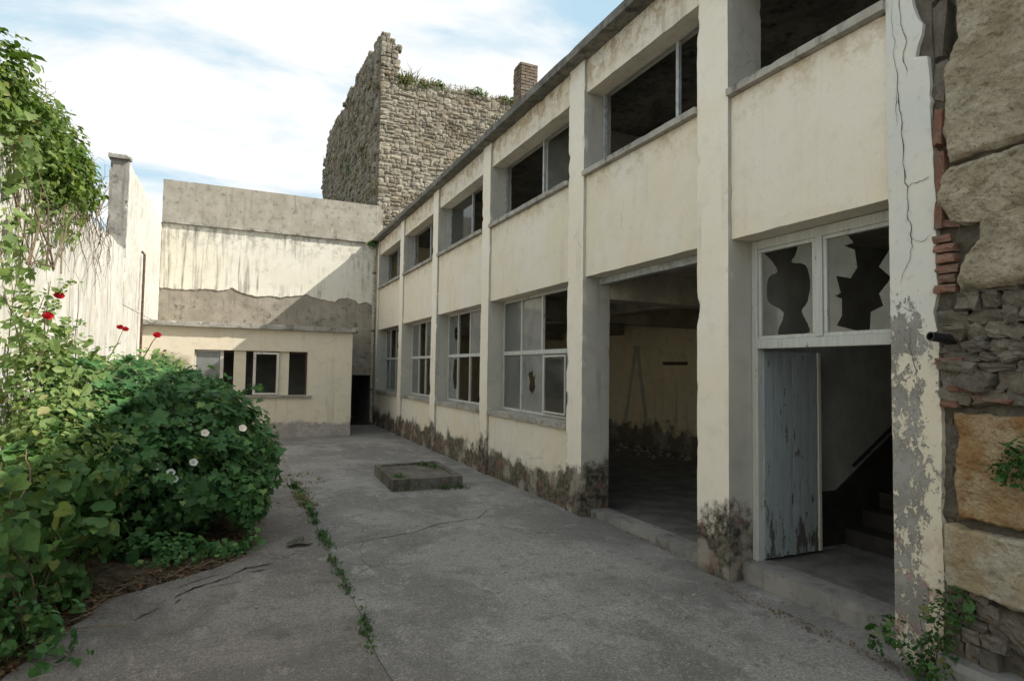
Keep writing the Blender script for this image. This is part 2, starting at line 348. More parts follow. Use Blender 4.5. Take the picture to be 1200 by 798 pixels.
# ------------------------------------------------------------------ ground
def sheet(name, mat, poly, z, step=None, amp=0.):
    """flat polygon; with step: grid sheet over the bounding box clipped to the polygon is not needed here"""
    m = MB(); m.add([(x, y, z) for x, y in poly], [tuple(range(len(poly)))])
    o = m.build(name, mat); o['kind'] = 'structure'; return o
def gridsheet(name, mat, x0, x1, y0, y1, nx, ny, f, parent=None):
    m = MB(); V = []; F = []
    for i in range(nx+1):
        for j in range(ny+1):
            x = x0+(x1-x0)*i/nx; y = y0+(y1-y0)*j/ny; V.append(f(x, y))
    for i in range(nx):
        for j in range(ny):
            a = i*(ny+1)+j; F.append((a, a+ny+1, a+ny+2, a+1))
    m.add(V, F); return m.build(name, mat, parent, smooth=True)
g = sheet('ground', M['earth'], [(-300, -300), (300, -300), (300, 300), (-300, 300)], -.06)
def yard_z(x, y): return .012*noise.noise(Vector((x*.5, y*.5, 3)))+.004*noise.noise(Vector((x*3, y*3, 1)))
JX = .93
def jx(y): return JX+.03*noise.noise(Vector((y*1.3, 0, 5)))+.012*noise.noise(Vector((y*6, 2, 5)))
o = gridsheet('yard_paving', M['yard'], 0, 1, -4, 20.7, 60, 260, lambda u, y: (jx(y)+.0015+u*(4.5-JX), y, yard_z(JX+u*3.6, y)+(.0 if u > .004 else -.004)))
o['kind'] = 'structure'
o = gridsheet('yard_paving', M['yard2'], 0, 1, -4, 20.7, 60, 260, lambda u, y: (jx(y)-.0015-u*(2.28+JX), y, yard_z(JX-u*3.2, y)+(-.002 if u > .004 else -.006)))
o['kind'] = 'structure'
# planting bed along the left wall
EDGE = [(-3.9, -1.9), (3., -1.75), (4.4, -1.35), (5.37, -1.07), (6.0, -.91), (6.3, -.45), (6.55, -.12), (6.85, .12), (7.6, .22), (9, .1), (11, -.2), (13, -.5), (17.6, -.8)]
def bed_edge(y):
    for (a, xa), (b, xb) in zip(EDGE, EDGE[1:]):
        if a <= y <= b: return xa+(xb-xa)*(y-a)/(b-a)
    return -1
def bedf(u, y):
    e = bed_edge(y)+.07*noise.noise(Vector((y*4, 1, 1)))+.03*noise.noise(Vector((y*14, 1, 1)))
    x = e+(-2.28-e)*u
    return (x, y, -.012+(.03+.05*noise.noise(Vector((x*5, y*5, 0)))+.02*noise.noise(Vector((x*19, y*19, 0))))*min(1, u*7)+.02*min(1, u*14)+.06*min(1, u*2))
o = gridsheet('garden_soil', M['soil'], 0, 1, -3.9, 17.6, 50, 300, bedf); o['kind'] = 'structure'
def ribbon(name, mat, pts, w, z=.006, parent=None, axis='z', sub=9):
    m = MB(); V = []; P = []
    for (a, b) in zip(pts, pts[1:]):
        for k in range(sub): P.append(Vector(a).lerp(Vector(b), k/sub))
    P.append(Vector(pts[-1]))
    for i, p in enumerate(P):
        q = Vector((p[0], p[1], 0)); j = noise.noise_vector(q*9+Vector((0, 0, z*50)))*.022+noise.noise_vector(q*37)*.012; p = Vector((p[0]+j.x, p[1]+j.y))
        t = (Vector(P[min(i+1, len(P)-1)])-Vector(P[max(0, i-1)])).normalized(); nn = Vector((-t.y, t.x))
        ww = w*(.35+.9*abs(noise.noise(q*13)))*min(1, .15+4*i/len(P), .15+4*(len(P)-1-i)/len(P))
        for s_ in (-1, 1):
            a = p+nn*ww*s_*.5
            if axis == 'z': V.append((a.x, a.y, yard_z(a.x, a.y)+z))
            else: V.append((z, a.x, a.y))
    F = [(2*i, 2*i+1, 2*i+3, 2*i+2) for i in range(len(P)-1)]
    m.add(V, F); o = m.build(name, mat, parent)
    if parent is None: o['kind'] = 'structure'
    return o
ribbon('paving_crack', M['darkcrack'], [(1.02, 6.78), (1.45, 6.95), (1.95, 7.05), (2.4, 7.35), (2.9, 7.4), (3.3, 7.9)], .022)
for pts, w in (([(-.45, 5.8), (-.3, 5.98), (-.15, 6.1), (.02, 6.22)], .045), ([(-.02, 6.2), (.12, 6.4), (.28, 6.42), (.4, 6.5)], .05), ([(.1, 6.3), (.2, 6.24), (.33, 6.3)], .035), ([(-.2, 5.95), (-.05, 5.98), (.1, 6.05)], .025),
               ([(-.68, 5.4), (-.5, 5.62)], .03), ([(-.42, 5.66), (-.36, 5.74)], .03), ([(.45, 6.6), (.6, 6.75), (.75, 6.78)], .014), ([(-.5, 6.0), (-.35, 6.14), (-.12, 6.3)], .03)):
    ribbon('paving_crack', M['darkcrack'], pts, w*.7, sub=14)
ribbon('paving_crack', M['darkcrack'], [(.9, 9.0), (1.6, 9.6), (2.1, 9.5)], .012)

# ------------------------------------------------------------------ the long two-storey building
D = 4.218; FX = 4.54; RB = 9.6
B = thing('two_storey_building', (6.8, 11.5, 0), 'long cream two-storey building with pilasters, broken windows and a dark garage opening', 'building')
PIL = [(2.44, 2.75), (4.31, 4.74), (6.98, 7.40), (10.38, 10.77), (13.66, 14.08), (16.98, 17.40), (20.38, 20.71)]
for i, (a, b) in enumerate(PIL):
    if i == 0: continue
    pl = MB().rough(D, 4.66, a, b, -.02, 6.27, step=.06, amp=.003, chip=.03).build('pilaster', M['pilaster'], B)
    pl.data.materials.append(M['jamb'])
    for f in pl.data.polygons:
        if abs(f.normal.y) > .8: f.material_index = 1  # pilaster side faces take a greyer, darker tone than the fronts
BAY = [(PIL[i][1], PIL[i+1][0]) for i in range(6)]
SX = D+.04
for i, (a, b) in enumerate(BAY):
    a += .002; b -= .002
    MB().rough(SX, FX+.1, a, b, 3.23, 4.615, step=.09, amp=.005, chip=.008).build('spandrel_panel', M['facade'], B)
    MB().rough(D-.035, FX+.12, a, b, 4.618, 4.69, step=.06, amp=.005, chip=.016).build('sill', M['conc'], B)
    MB().rough(SX, FX-.02, a, b, 5.80, 6.268, step=.09, amp=.006, chip=.012).build('lintel_beam', M['beam'], B)
    box('lintel_back', M['beam'], B, FX+.0, FX+.12, a, b, 5.84, 6.268)
    if i >= 2:
        MB().rough(SX, FX+.1, a, b, -.02, 1.115, step=.08, amp=.008, chip=.02).build('low_wall', M['facade'], B)
        MB().rough(D-.01, FX+.12, a, b, 1.118, 1.205, step=.06, amp=.005, chip=.03).build('sill', M['conc'], B)
# eave and roof
MB().rough(4.04, 4.75, 2.2, 20.70, 6.272, 6.39, step=.08, amp=.005, chip=.012).build('eave', M['eave'], B)
box('roof', M['eave'], B, 4.752, RB+.4, .8, 21.2, 6.275, 6.38)
# rooms: floors, ceilings, walls
box('floor', M['floor'], B, 4.668, RB, 4.42, 20.7, -.05, .03)
box('lobby_floor', M['floor'], B, 4.40, RB, .9, 4.30, -.05, .172, bevel=.012)
box('upper_floor', M['ceil'], B, 4.67, RB, .9, 20.7, 3.36, 3.6)
box('back_wall', M['room'], B, RB+.002, RB+.25, .8, 20.9, -.05, 6.27)
box('end_wall', M['roomgrey'], B, 4.7, RB, .62, .88, -.05, 6.27)
box('end_wall', M['room'], B, 4.67, RB, 20.703, 20.95, -.05, 6.27)
box('partition', M['roomgrey'], B, 4.67, RB-.002, 4.36, 4.5, .175, 3.355)
box('partition', M['roomgrey'], B, 4.67, RB-.002, 8.9, 9.05, 3.605, 6.27)
for a, b in PIL[1:6]:
    if a > 6: box('ceiling_beam', M['ceil'], B, 4.67, RB-.004, a, b, 2.95, 3.358)
box('ceiling_beam', M['ceil'], B, 6.9, 7.2, 4.51, 20.69, 3.1, 3.357)
box('wall_rail', M['rust'], B, RB-.05, RB-.003, 11.1, 11.95, 2.12, 2.2)
for (y, z, l_, w) in ((13.25, .4, 2.2, .09), (12.75, .4, 2.2, .09)):
    pass
# greyish smears on the room wall (old filler strokes): thin plaster ridges
fl = plaster('filler_smear', (.4, .39, .33), (.45, .43, .35), streak=.3)
m = MB()
for (ya, yb) in ((13.6, 13.15), (12.65, 13.05)):
    m.prism([(ya-.07, .55), (ya+.07, .55), (yb+.06, 2.5), (yb-.06, 2.5)], 0, RB-.004, RB+.001)
m.prism([(12.95, 2.3), (13.2, 2.3), (13.22, 2.65), (12.93, 2.62)], 0, RB-.008, RB-.004)
m.build('filler_smear', fl, B)
m = MB(); rr0 = random.Random(12)
for k in range(150):
    y = rr0.uniform(9, 17); x = RB-.1-abs(rr0.gauss(0, .5)); s_ = rr0.uniform(.02, .09); a = rr0.uniform(0, 3); c, q = math.cos(a)*s_, math.sin(a)*s_
    m.add([(x-c, y-q, .03), (x+q, y-c, .03), (x+c, y+q, .03), (x-q*.7, y+c, .03), (x, y, .03+s_*rr0.uniform(.4, 1))], [(0, 1, 4), (1, 2, 4), (2, 3, 4), (3, 0, 4), (3, 2, 1, 0)])
m.build('fallen_plaster', M['bare'], B, fix=False)['kind'] = 'stuff'
# stair in the lobby, rising away from the door behind a dark parapet
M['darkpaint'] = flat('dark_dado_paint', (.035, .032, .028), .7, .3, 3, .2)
m = MB()
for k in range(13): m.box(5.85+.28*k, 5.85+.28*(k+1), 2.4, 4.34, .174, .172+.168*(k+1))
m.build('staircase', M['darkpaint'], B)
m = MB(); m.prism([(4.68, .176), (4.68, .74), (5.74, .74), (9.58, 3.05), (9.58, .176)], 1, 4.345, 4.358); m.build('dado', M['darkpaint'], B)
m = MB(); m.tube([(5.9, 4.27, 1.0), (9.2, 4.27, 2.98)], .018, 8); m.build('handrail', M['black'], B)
# end pilaster next to the old wall: core and cracked plaster skin
MB().rough(D+.035, 4.66, 2.452, 2.752, -.02, 6.27, step=.06, amp=.01, chip=.06).build('pilaster', M['mortar'], B)
def flaky():
    t = NT('flaking_white_render')
    c = t.mix(t.ramp(t.noise(3, 6, .6), .35, .65), (.58, .585, .55), (.63, .61, .54))
    c = t.mix(t.ramp(t.z, 2.6, 1.8), c, (.64, .585, .46))
    v = t.scale((1, 1, .7)); n_ = t.noise(20, 8, .8, v, .2); big = t.noise(2.6, 3, .5, t.scale((1, 2, 1), (3, 8, 2.6)))
    hgt = t.math('ADD', t.ramp(t.z, 2.85, 2.25, -.08, .085), t.ramp(t.y, 2.49, 2.58, -.085, .01))
    m_ = t.ramp(t.math('ADD', t.math('ADD', t.math('MULTIPLY', n_, .7), t.math('MULTIPLY', big, .3)), hgt), .565, .585)
    c = t.mix(m_, c, t.mix(t.ramp(t.noise(4, 5), .4, .6), (.23, .22, .2), (.31, .3, .28)))
    rd = t.math('MULTIPLY', t.ramp(t.noise(6, 6, .7), .5, .58), t.ramp(t.z, .95, .7, 0, .6)); c = t.mix(rd, c, (.34, .18, .17))
    c = t.mix(t.ramp(t.noise(14, 6, .7), .55, .7, 0, .35), c, (.3, .27, .2))
    nb = t.bump(t.math('SUBTRACT', 1, m_), .9, .006); nb = t.bump(t.noise(40, 5, .7), .4, .004, nb)
    return t.done(c, .93, nb)
M['flaky'] = flaky()
edge = [(2.42, -.02), (2.43, .16), (2.425, .52), (2.44, 1.06), (2.425, 1.62), (2.44, 1.9), (2.43, 2.18), (2.465, 2.38), (2.435, 2.52), (2.445, 2.75), (2.43, 3.05), (2.445, 3.33), (2.45, 3.5), (2.46, 3.69), (2.458, 3.95), (2.47, 4.14), (2.55, 4.17), (2.535, 4.24), (2.505, 4.31), (2.5, 4.38), (2.525, 4.43), (2.55, 4.5), (2.57, 4.59), (2.56, 5.0), (2.6, 5.5), (2.57, 6.27)]
ed = []
for (a, b) in zip(edge, edge[1:]):
    n_ = max(1, int((b[1]-a[1])/.04))
    for k in range(n_):
        y = a[0]+(b[0]-a[0])*k/n_; z = a[1]+(b[1]-a[1])*k/n_; ed.append((y+.007*noise.noise(Vector((0, 3, z*19))), z))
ed.append(edge[-1])
m = MB()
left = [(2.755+.004*noise.noise(Vector((1, 1, p[1]*16))), p[1]) for p in ed]
V = []; F = []
for (p, q) in zip(ed, left):
    for k in range(5):
        y = p[0]+(q[0]-p[0])*k/4; V.append((D-.004+.004*noise.noise(Vector((1, y*4, p[1]*4)))+(.006 if k in (0, 4) else 0), y, p[1]))
    V.append((D+.05, q[0], p[1])); V.append((D+.05, p[0], p[1]))
for i in range(len(ed)-1):
    for k in range(7):
        a = i*7+k; b = i*7+(k+1) % 7; F.append((a, b, b+7, a+7))
m.add(V, F); m.build('plaster_skin', M['flaky'], B)
for pts, w in (([(2.69, 4.9), (2.70, 4.45), (2.685, 4.2), (2.675, 4.0), (2.655, 3.8), (2.64, 3.55), (2.63, 3.3), (2.62, 3.25), (2.615, 3.05), (2.59, 2.95), (2.585, 2.85), (2.62, 2.75), (2.66, 2.65), (2.675, 2.58)], .009),
               ([(2.65, 4.8), (2.64, 4.45), (2.60, 4.3), (2.625, 4.2), (2.61, 4.05)], .008), ([(2.62, 3.26), (2.55, 3.28), (2.46, 3.3)], .007), ([(2.6, 2.3), (2.62, 2.15), (2.58, 2.0), (2.56, 1.85)], .006),
               ([(2.675, 4.0), (2.69, 3.85), (2.685, 3.7)], .005), ([(2.59, 2.9), (2.53, 2.86), (2.47, 2.92)], .005)):
    ribbon('crack', M['darkcrack'], pts, w, D-.0095, B, 'x', 7)
# garage opening: shutter box, kerb
box('shutter_box', M['metal'], B, FX-.06, FX+.02, 4.745, 6.975, 3.14, 3.226, bevel=.006)
MB().rough(4.38, 4.66, 4.742, 6.978, -.03, .085, step=.06, amp=.006, chip=.012).build('threshold', M['step'], B)
MB().rough(4.39, 4.66, 2.50, 4.308, -.03, .18, step=.05, amp=.006, chip=.012).build('threshold', M['step'], B)

# door with over-light
DF = MB()
for (a, b) in ((4.235, 4.305), (3.53, 3.60), (2.757, 2.80)): DF.box(FX-.03, FX+.05, a, b, 2.275 if b < 4 and b > 3 else .182, 3.226)
DF.box(FX-.028, FX+.048, 2.802, 4.233, 3.14, 3.224); DF.box(FX-.04, FX+.06, 2.802, 4.233, 2.185, 2.27)
dw = DF.build('door_frame', M['winpaint'], B, bevel=.004)
def hole_pane(name, y0, y1, z0, z1, hole, parent, mat):
    """pane with a broken hole: built as ring between outline and hole, thickness 4 mm"""
    import bmesh
    cy = sum(p[0] for p in hole)/len(hole); cz = sum(p[1] for p in hole)/len(hole)
    hole = [(min(y1-.002, max(y0+.002, y)), min(z1-.002, max(z0+.002, z))) for y, z in hole]
    from mathutils.geometry import delaunay_2d_cdt
    outer = [(y0, z0), (y1, z0), (y1, z1), (y0, z1)]
    co = [Vector(p) for p in outer+hole]; n = len(hole)
    ev = [(0, 1), (1, 2), (2, 3), (3, 0)]+[(4+i, 4+(i+1) % n) for i in range(n)]
    vs, es, fs, _, _, _ = delaunay_2d_cdt(co, ev, [], 1, 1e-5)
    def inside(p):
        c = False; j = n-1
        for i in range(n):
            a, b = hole[i], hole[j]
            if (a[1] > p[1]) != (b[1] > p[1]) and p[0] < (b[0]-a[0])*(p[1]-a[1])/(b[1]-a[1])+a[0]: c = not c
            j = i
        return c
    keep = [f for f in fs if not inside((sum(vs[i][0] for i in f)/len(f), sum(vs[i][1] for i in f)/len(f)))]
    bm = bmesh.new(); bv = [bm.verts.new((FX, v[0], v[1])) for v in vs]
    for f in keep: bm.faces.new([bv[i] for i in f])
    r = bmesh.ops.extrude_face_region(bm, geom=bm.faces[:]); bmesh.ops.translate(bm, verts=[e for e in r['geom'] if isinstance(e, bmesh.types.BMVert)], vec=(.004, 0, 0))
    bmesh.ops.delete(bm, geom=[v for v in bm.verts if not v.link_faces], context='VERTS'); bmesh.ops.recalc_face_normals(bm, faces=bm.faces)
    c = Vector((FX, (y0+y1)/2, z0)); bmesh.ops.translate(bm, verts=bm.verts, vec=-c)
    me = bpy.data.meshes.new(name); bm.to_mesh(me); bm.free(); me.materials.append(mat); o = bpy.data.objects.new(name, me); link(o, parent, c); return o
def catmull(P, k=4):
    out = []; n = len(P)
    for i in range(n):
        a, b, c, d = (Vector(P[(i+j-1) % n]) for j in range(4))
        for q in range(k):
            t = q/k; v = .5*((2*b)+(c-a)*t+(2*a-5*b+4*c-d)*t*t+(3*b-a-3*c+d)*t**3); out.append((v.x+.004*noise.noise(Vector((v.x*40, v.y*40, 1))), v.y+.004*noise.noise(Vector((v.x*40, v.y*40, 5)))))
    return out
H1 = [(4.17, 3.10), (4.03, 3.13), (3.81, 3.12), (3.82, 3.03), (3.86, 2.96), (3.72, 2.92), (3.67, 2.76), (3.70, 2.59), (3.76, 2.51), (3.70, 2.39), (3.70, 2.31), (4.02, 2.31), (3.95, 2.51), (4.13, 2.63), (4.13, 2.85), (4.02, 2.9), (4.1, 3.03)]
H2 = [(3.31, 3.12), (2.9, 3.11), (2.92, 2.98), (3.05, 2.8), (2.95, 2.7), (3.05, 2.59), (3.02, 2.49), (3.12, 2.45), (3.13, 2.3), (3.25, 2.31), (3.42, 2.36), (3.37, 2.44), (3.37, 2.58), (3.43, 2.61), (3.38, 2.63), (3.42, 2.78), (3.29, 2.74), (3.23, 2.82), (3.25, 2.97), (3.34, 3.02), (3.26, 3.03)]
for (a, b, h) in ((3.62, 4.215, H1), (2.82, 3.51, H2)):
    s_ = MB()
    for q in ((FX-.02, FX+.03, a-.018, b+.018, 2.272, 2.305), (FX-.02, FX+.03, a-.018, b+.018, 3.105, 3.138), (FX-.018, FX+.028, a-.016, a+.016, 2.307, 3.103), (FX-.018, FX+.028, b-.016, b+.016, 2.307, 3.103)): s_.box(*q)
    sa = s_.build('over_light', M['winpaint'], B, bevel=.003)
    h = catmull(h, 3) if a > 3.2 else h
    hole_pane('broken_pane', a+.016, b-.016, 2.306, 3.104, [(min(b-.02, max(a+.02, y)), min(3.1, max(2.31, z))) for y, z in h], sa, M['glassg'])
# door leaf swung in 90 degrees
leaf = box('door_leaf', M['doorblue'], B, FX+.06, 5.38, 4.262, 4.29, 1.15, 1.25, bevel=.003); leaf['label'] = 'blue-grey plank door swung inwards'
for z in (.42, 1.95): box('rail', M['doorblue'], leaf, FX+.06, 5.38, 4.262, 4.29, z, z+.1, bevel=.003)
x = FX+.045
for k, w in enumerate((.135, .12, .125, .115, .12, .115)):
    MB().rough(x, x+w-.006, 4.225, 4.26, .195+.012*random.random(), 2.165, step=.035, amp=.0015, chip=.006).build('plank', M['doorblue'], leaf); x += w
box('edge_batten', M['whitewood'], leaf, x, x+.04, 4.215, 4.262, .2, 2.165, bevel=.003)

# lower windows
def window(yA, yB, z0, z1, vert, rail, panes, name='window', w=.045, mat='winpaint'):
    """vert: mullion centres; panes: list of (y0,y1,z0,z1,glassname)"""
    f = MB(); f.box(FX-.025, FX+.03, yA, yA+w, z0, z1); f.box(FX-.025, FX+.03, yB-w, yB, z0, z1)
    f.box(FX-.024, FX+.029, yA+w, yB-w, z1-w, z1-.001); f.box(FX-.024, FX+.029, yA+w, yB-w, z0+.001, z0+w)
    if rail: f.box(FX-.03, FX+.034, yA+w, yB-w, rail-.035, rail+.035)
    for v, za, zb in vert: f.box(FX-.02, FX+.025, v-.024, v+.024, (z0+w if za is None else za), (z1-w if zb is None else zb))
    o = f.build(name, M[mat], B, bevel=.003)
    for (a, b, c, d, gl) in panes:
        if isinstance(gl, str): box('pane', M[gl], o, FX, FX+.004, a, b, c, d)
        else: hole_pane('broken_pane', a, b, c, d, [(a+(b-a)*u, c+(d-c)*v) for u, v in gl[1]], o, M[gl[0]])
    return o
def diamond(n=7, r=.2, cu=.5, cv=.5, sq=1.6):
    return [(cu+r*(.6+.6*random.random())*math.cos(i*6.283/n), cv+r*sq*(.6+.6*random.random())*math.sin(i*6.283/n)*.6) for i in range(n)]
R = 2.25
window(7.86, 10.355, 1.21, 3.226, [(9.55, None, R-.035), (9.55, R+.035, None), (8.75, R+.035, None), (8.70, None, R-.035)], R,
       [(9.575, 10.31, R+.036, 3.18, 'glass'), (8.775, 9.525, R+.036, 3.18, 'glassw'), (9.575, 10.31, 1.256, R-.036, 'glass'),  # middle column: sky reflection put into a paler glass tint
        (8.725, 9.525, 1.256, R-.036, ('glassw', [(.35, .42), (.5, .3), (.66, .38), (.62, .52), (.7, .66), (.52, .72), (.45, .6), (.33, .66), (.4, .52)])), (7.91, 8.675, 1.256, R-.036, 'glassd')])
# an opened casement leaning out in the lower right corner
cs = MB(); ya, yb = 7.9, 8.62
for q in ((ya, ya+.03, 1.27, 2.19), (yb-.03, yb, 1.27, 2.19), (ya+.03, yb-.03, 1.27, 1.30), (ya+.03, yb-.03, 2.16, 2.19)): cs.box(FX-.062, FX-.037, *q)
c_ = cs.build('casement', M['winpaint'], B, bevel=.003); box('pane', M['glassd'], c_, FX-.056, FX-.052, ya+.045, yb-.045, 1.305, 2.155)
window(10.8, 13.64, 1.21, 3.226, [(12.93, None, None), (12.15, None, None), (11.45, None, None)], R,
       [(12.955, 13.59, R+.036, 3.18, ('glass', [(.05, .5), (.2, .32), (.42, .42), (.5, .62), (.3, .72), (.1, .66)])), (11.475, 12.125, R+.036, 3.18, 'glassw'), (10.85, 11.425, R+.036, 3.18, 'glass'),
        (12.955, 13.59, 1.256, R-.036, ('glassw', [(.02, .3), (.35, .22), (.55, .5), (.45, .95), (.1, .97)])), (10.85, 11.425, 1.256, R-.036, 'glassd')])
window(14.1, 16.96, 1.21, 3.226, [(16.2, None, None), (15.54, None, None), (14.8, None, None)], R,
       [(16.225, 16.91, R+.036, 3.18, 'glass'), (14.825, 15.515, R+.036, 3.18, 'glass'), (16.225, 16.91, 1.256, R-.036, 'glass'), (14.15, 14.775, 1.256, R-.036, 'glassd')])
window(17.42, 20.36, 1.21, 3.226, [(20.1-.4, None, None), (18.9, None, None), (18.15, None, None)], R,
       [(19.725, 20.31, R+.036, 3.18, 'glass'), (18.925, 19.675, 1.256, R-.036, 'glass'), (18.175, 18.875, R+.036, 3.18, 'glassd'), (17.47, 18.125, 1.256, R-.036, 'glass')])
# upper windows
def upper(yA, yB, mull, panes):
    window(yA, yB, 4.695, 5.835, [(v, None, None) for v in mull], None, panes, w=.03, mat='metal')
upper(4.76, 6.96, [5.41], [])
upper(7.42, 10.36, [8.78], [])
upper(10.79, 13.64, [12.15], [(12.175, 13.6, 4.73, 5.80, 'glassd')])
upper(14.1, 16.96, [15.3], [])
upper(17.42, 20.36, [18.9], [])

# chimney on the roof
CH = thing('chimney', (6.3, 13.1, 6.38), 'square brick chimney standing on the roof of the long building', 'chimney')
box('chimney_core', M['mortar'], CH, 6.06, 6.50, 13.02, 13.42, 6.385, 9.44)
bm_ = MB().box(-.5, .5, -.5, .5, -.5, .5).mesh('chimney_brick', M['chbrick'])
k = 0; z = 6.44
while z < 9.5 and k < 290:
    odd = int(round((z-6.44)/.078)) % 2
    for side in (0, 1):
        L = .46 if side == 0 else .42; xs = [0, .23, .46] if not odd else [0, .115, .345, .46]
        for a, b in zip(xs, xs[1:]):
            if side == 1: a, b = a*L/.46, b*L/.46
            o = bpy.data.objects.new('brick', bm_); dz = random.uniform(-.004, .004); p = random.uniform(-.012, .008)
            if side == 0: link(o, CH, (6.05+(a+b)/2, 13.03+p, z+dz)); o.scale = (b-a-.014, .05, .062)
            else: link(o, CH, (6.07+p, 13.06+(a+b)/2-.03, z+dz)); o.scale = (.05, b-a-.014, .062)
            k += 1
    z += .078
for (x, y, w) in ((6.14, 13.1, .2), (6.38, 13.12, .2), (6.2, 13.3, .25)):
    o = bpy.data.objects.new('brick', bm_); link(o, CH, (x, y, 9.49)); o.scale = (w, .13, .07)

# ------------------------------------------------------------------ annex, back wall, left wall
YA = 17.66; YB = 20.72
A = thing('low_annex', (.33, 19, 0), 'low flat-roofed cream annex with a wide broken window across the end of the yard', 'annex')
MB().rough(-2.285, 2.95, YA, YA+.25, -.03, 1.15, step=.09, amp=.004, chip=.0).build('wall', M['annex'], A)
MB().rough(-2.285, -1.09, YA, YA+.25, 1.1501, 2.36, step=.09, amp=.004, chip=.0).build('wall', M['annex'], A)
MB().rough(1.73, 2.95, YA, YA+.25, 1.1501, 2.36, step=.09, amp=.004, chip=.0).build('wall', M['annex'], A)
MB().rough(-2.285, 2.95, YA, YA+.25, 2.3601, 2.945, step=.09, amp=.004, chip=.0).build('wall', M['annex'], A)
MB().rough(2.70, 2.95, YA+.252, YB-.03, -.03, 2.945, step=.12, amp=.006, chip=.02).build('side_wall', M['annex'], A)
MB().rough(-2.285, 3.10, YA-.16, YB-.03, 2.948, 3.085, step=.09, amp=.006, chip=.05).build('flat_roof', M['conc'], A)
box('floor', M['floor'], A, -2.28, 2.69, YA+.26, YB-.04, -.03, .02)
box('inner_wall', M['roomgrey'], A, -2.28, 2.69, YB-.3, YB-.1, .03, 2.94)
MB().rough(-1.14, 1.86, YA-.07, YA+.26, 1.085, 1.149, step=.06, amp=.004, chip=.03).build('sill', M['conc'], A)
for a, b in ((-.15+.0, .15), (.99, 1.25)): box('window_post', M['annex'], A, a+.0, b, YA+.09, YA+.22, 1.152, 2.358, bevel=.006)
wf = MB()
for q in ((-1.085, -1.05, 1.155, 2.356), (-.48, -.40, 1.155, 2.356), (-1.048, -.482, 1.155, 1.185), (-1.048, -.482, 2.32, 2.356)): wf.box(q[0], q[1], YA+.1, YA+.15, q[2], q[3])
w_ = wf.build('window', M['whitewood'], A, bevel=.003); box('pane', M['glassw'], w_, -1.05, -.48, YA+.12, YA+.124, 1.185, 2.32)
wf = MB()
for q in ((.33, .40, 1.17, 2.33), (.92, .985, 1.17, 2.33), (.402, .918, 1.17, 1.22), (.402, .918, 2.27, 2.33)): wf.box(q[0], q[1], YA+.02, YA+.07, q[2], q[3])
wf.build('window', M['whitewood'], A, bevel=.003)
box('window_edge', M['rust'], A, 1.69, 1.728, YA+.1, YA+.15, 1.155, 2.356)
box('window_edge', M['rust'], A, -1.04, 1.68, YA+.155, YA+.19, 2.31, 2.356)

BW = thing('end_wall', (1, YB, 0), 'tall whitewashed wall with grey upper band and peeled grey patch behind the annex', 'wall')
MB().rough(-2.29, 4.40, YB, YB+.3, 2.2, 7.5, step=.12, amp=.01, chip=.05).build('wall', M['bare'], BW)
MB().rough(-2.29, 3.44, YB, YB+.3, -.03, 2.198, step=.12, amp=.01, chip=.02).build('wall', M['bare'], BW)
MB().rough(4.17, 4.40, YB, YB+.3, -.03, 2.198, step=.12, amp=.01, chip=.02).build('wall', M['bare'], BW)
box('wall', M['bare'], BW, 3.442, 4.168, YB, YB+.3, 1.69, 2.197)
jag = [(-2.28, 4.25), (-2.1, 4.25), (-1.65, 4.23), (-1.07, 4.3), (-.54, 4.28), (-.3, 4.38), (.02, 4.24), (.4, 4.15), (.78, 4.2), (1.16, 4.17), (1.55, 4.25), (1.95, 4.31), (2.44, 4.17), (2.83, 4.13), (3.05, 4.29), (3.33, 4.28), (3.62, 4.12), (3.91, 4.2), (4.12, 4.04), (4.39, 3.9)]
V = []; F = []; P = []
for a, b in zip(jag, jag[1:]):
    for k in range(8):
        x = a[0]+(b[0]-a[0])*k/8; P.append((x, a[1]+(b[1]-a[1])*k/8+.05*noise.noise(Vector((x*5, 2, 2)))+.03*noise.noise(Vector((x*17, 2, 2)))))
P.append(jag[-1])
for (x, z) in P:
    V += [(x, YB-.001, z), (x, YB-.035, z+.01), (x, YB-.022, z+.25), (x, YB-.02, 6.235), (x, YB-.001, 6.235)]
for i in range(len(P)-1):
    for k in range(4): a = i*5+k; F.append((a, a+1, a+6, a+5))
MB().add(V, F).build('plaster_skin', M['backwall'], BW)
MB().rough(-2.29, 4.30, YB-.075, YB-.001, 6.24, 7.57, step=.12, amp=.005, chip=.012).build('upper_band', M['band'], BW)
MB().rough(-2.29, 4.40, YB-.12, YB-.076, 6.24, 6.30, step=.1, amp=.008, chip=.03).build('band_edge', M['conc'], BW)
# dark recess behind the low doorway
box('recess_wall', M['roomgrey'], BW, 3.2, 4.5, YB+4.1, YB+4.2, -.03, 2.0)
box('recess_side', M['roomgrey'], BW, 3.3, 3.43, YB+.31, YB+4.09, -.03, 2.0); box('recess_side', M['roomgrey'], BW, 4.18, 4.3, YB+.31, YB+4.09, -.03, 2.0); box('recess_top', M['roomgrey'], BW, 3.3, 4.3, YB+.31, YB+4.09, 2.0, 2.1)
MB().rough(3.43, 4.18, YB-.06, YB-.002, 1.69, 1.76, step=.06, amp=.004, chip=.02).build('lintel', M['conc'], BW)

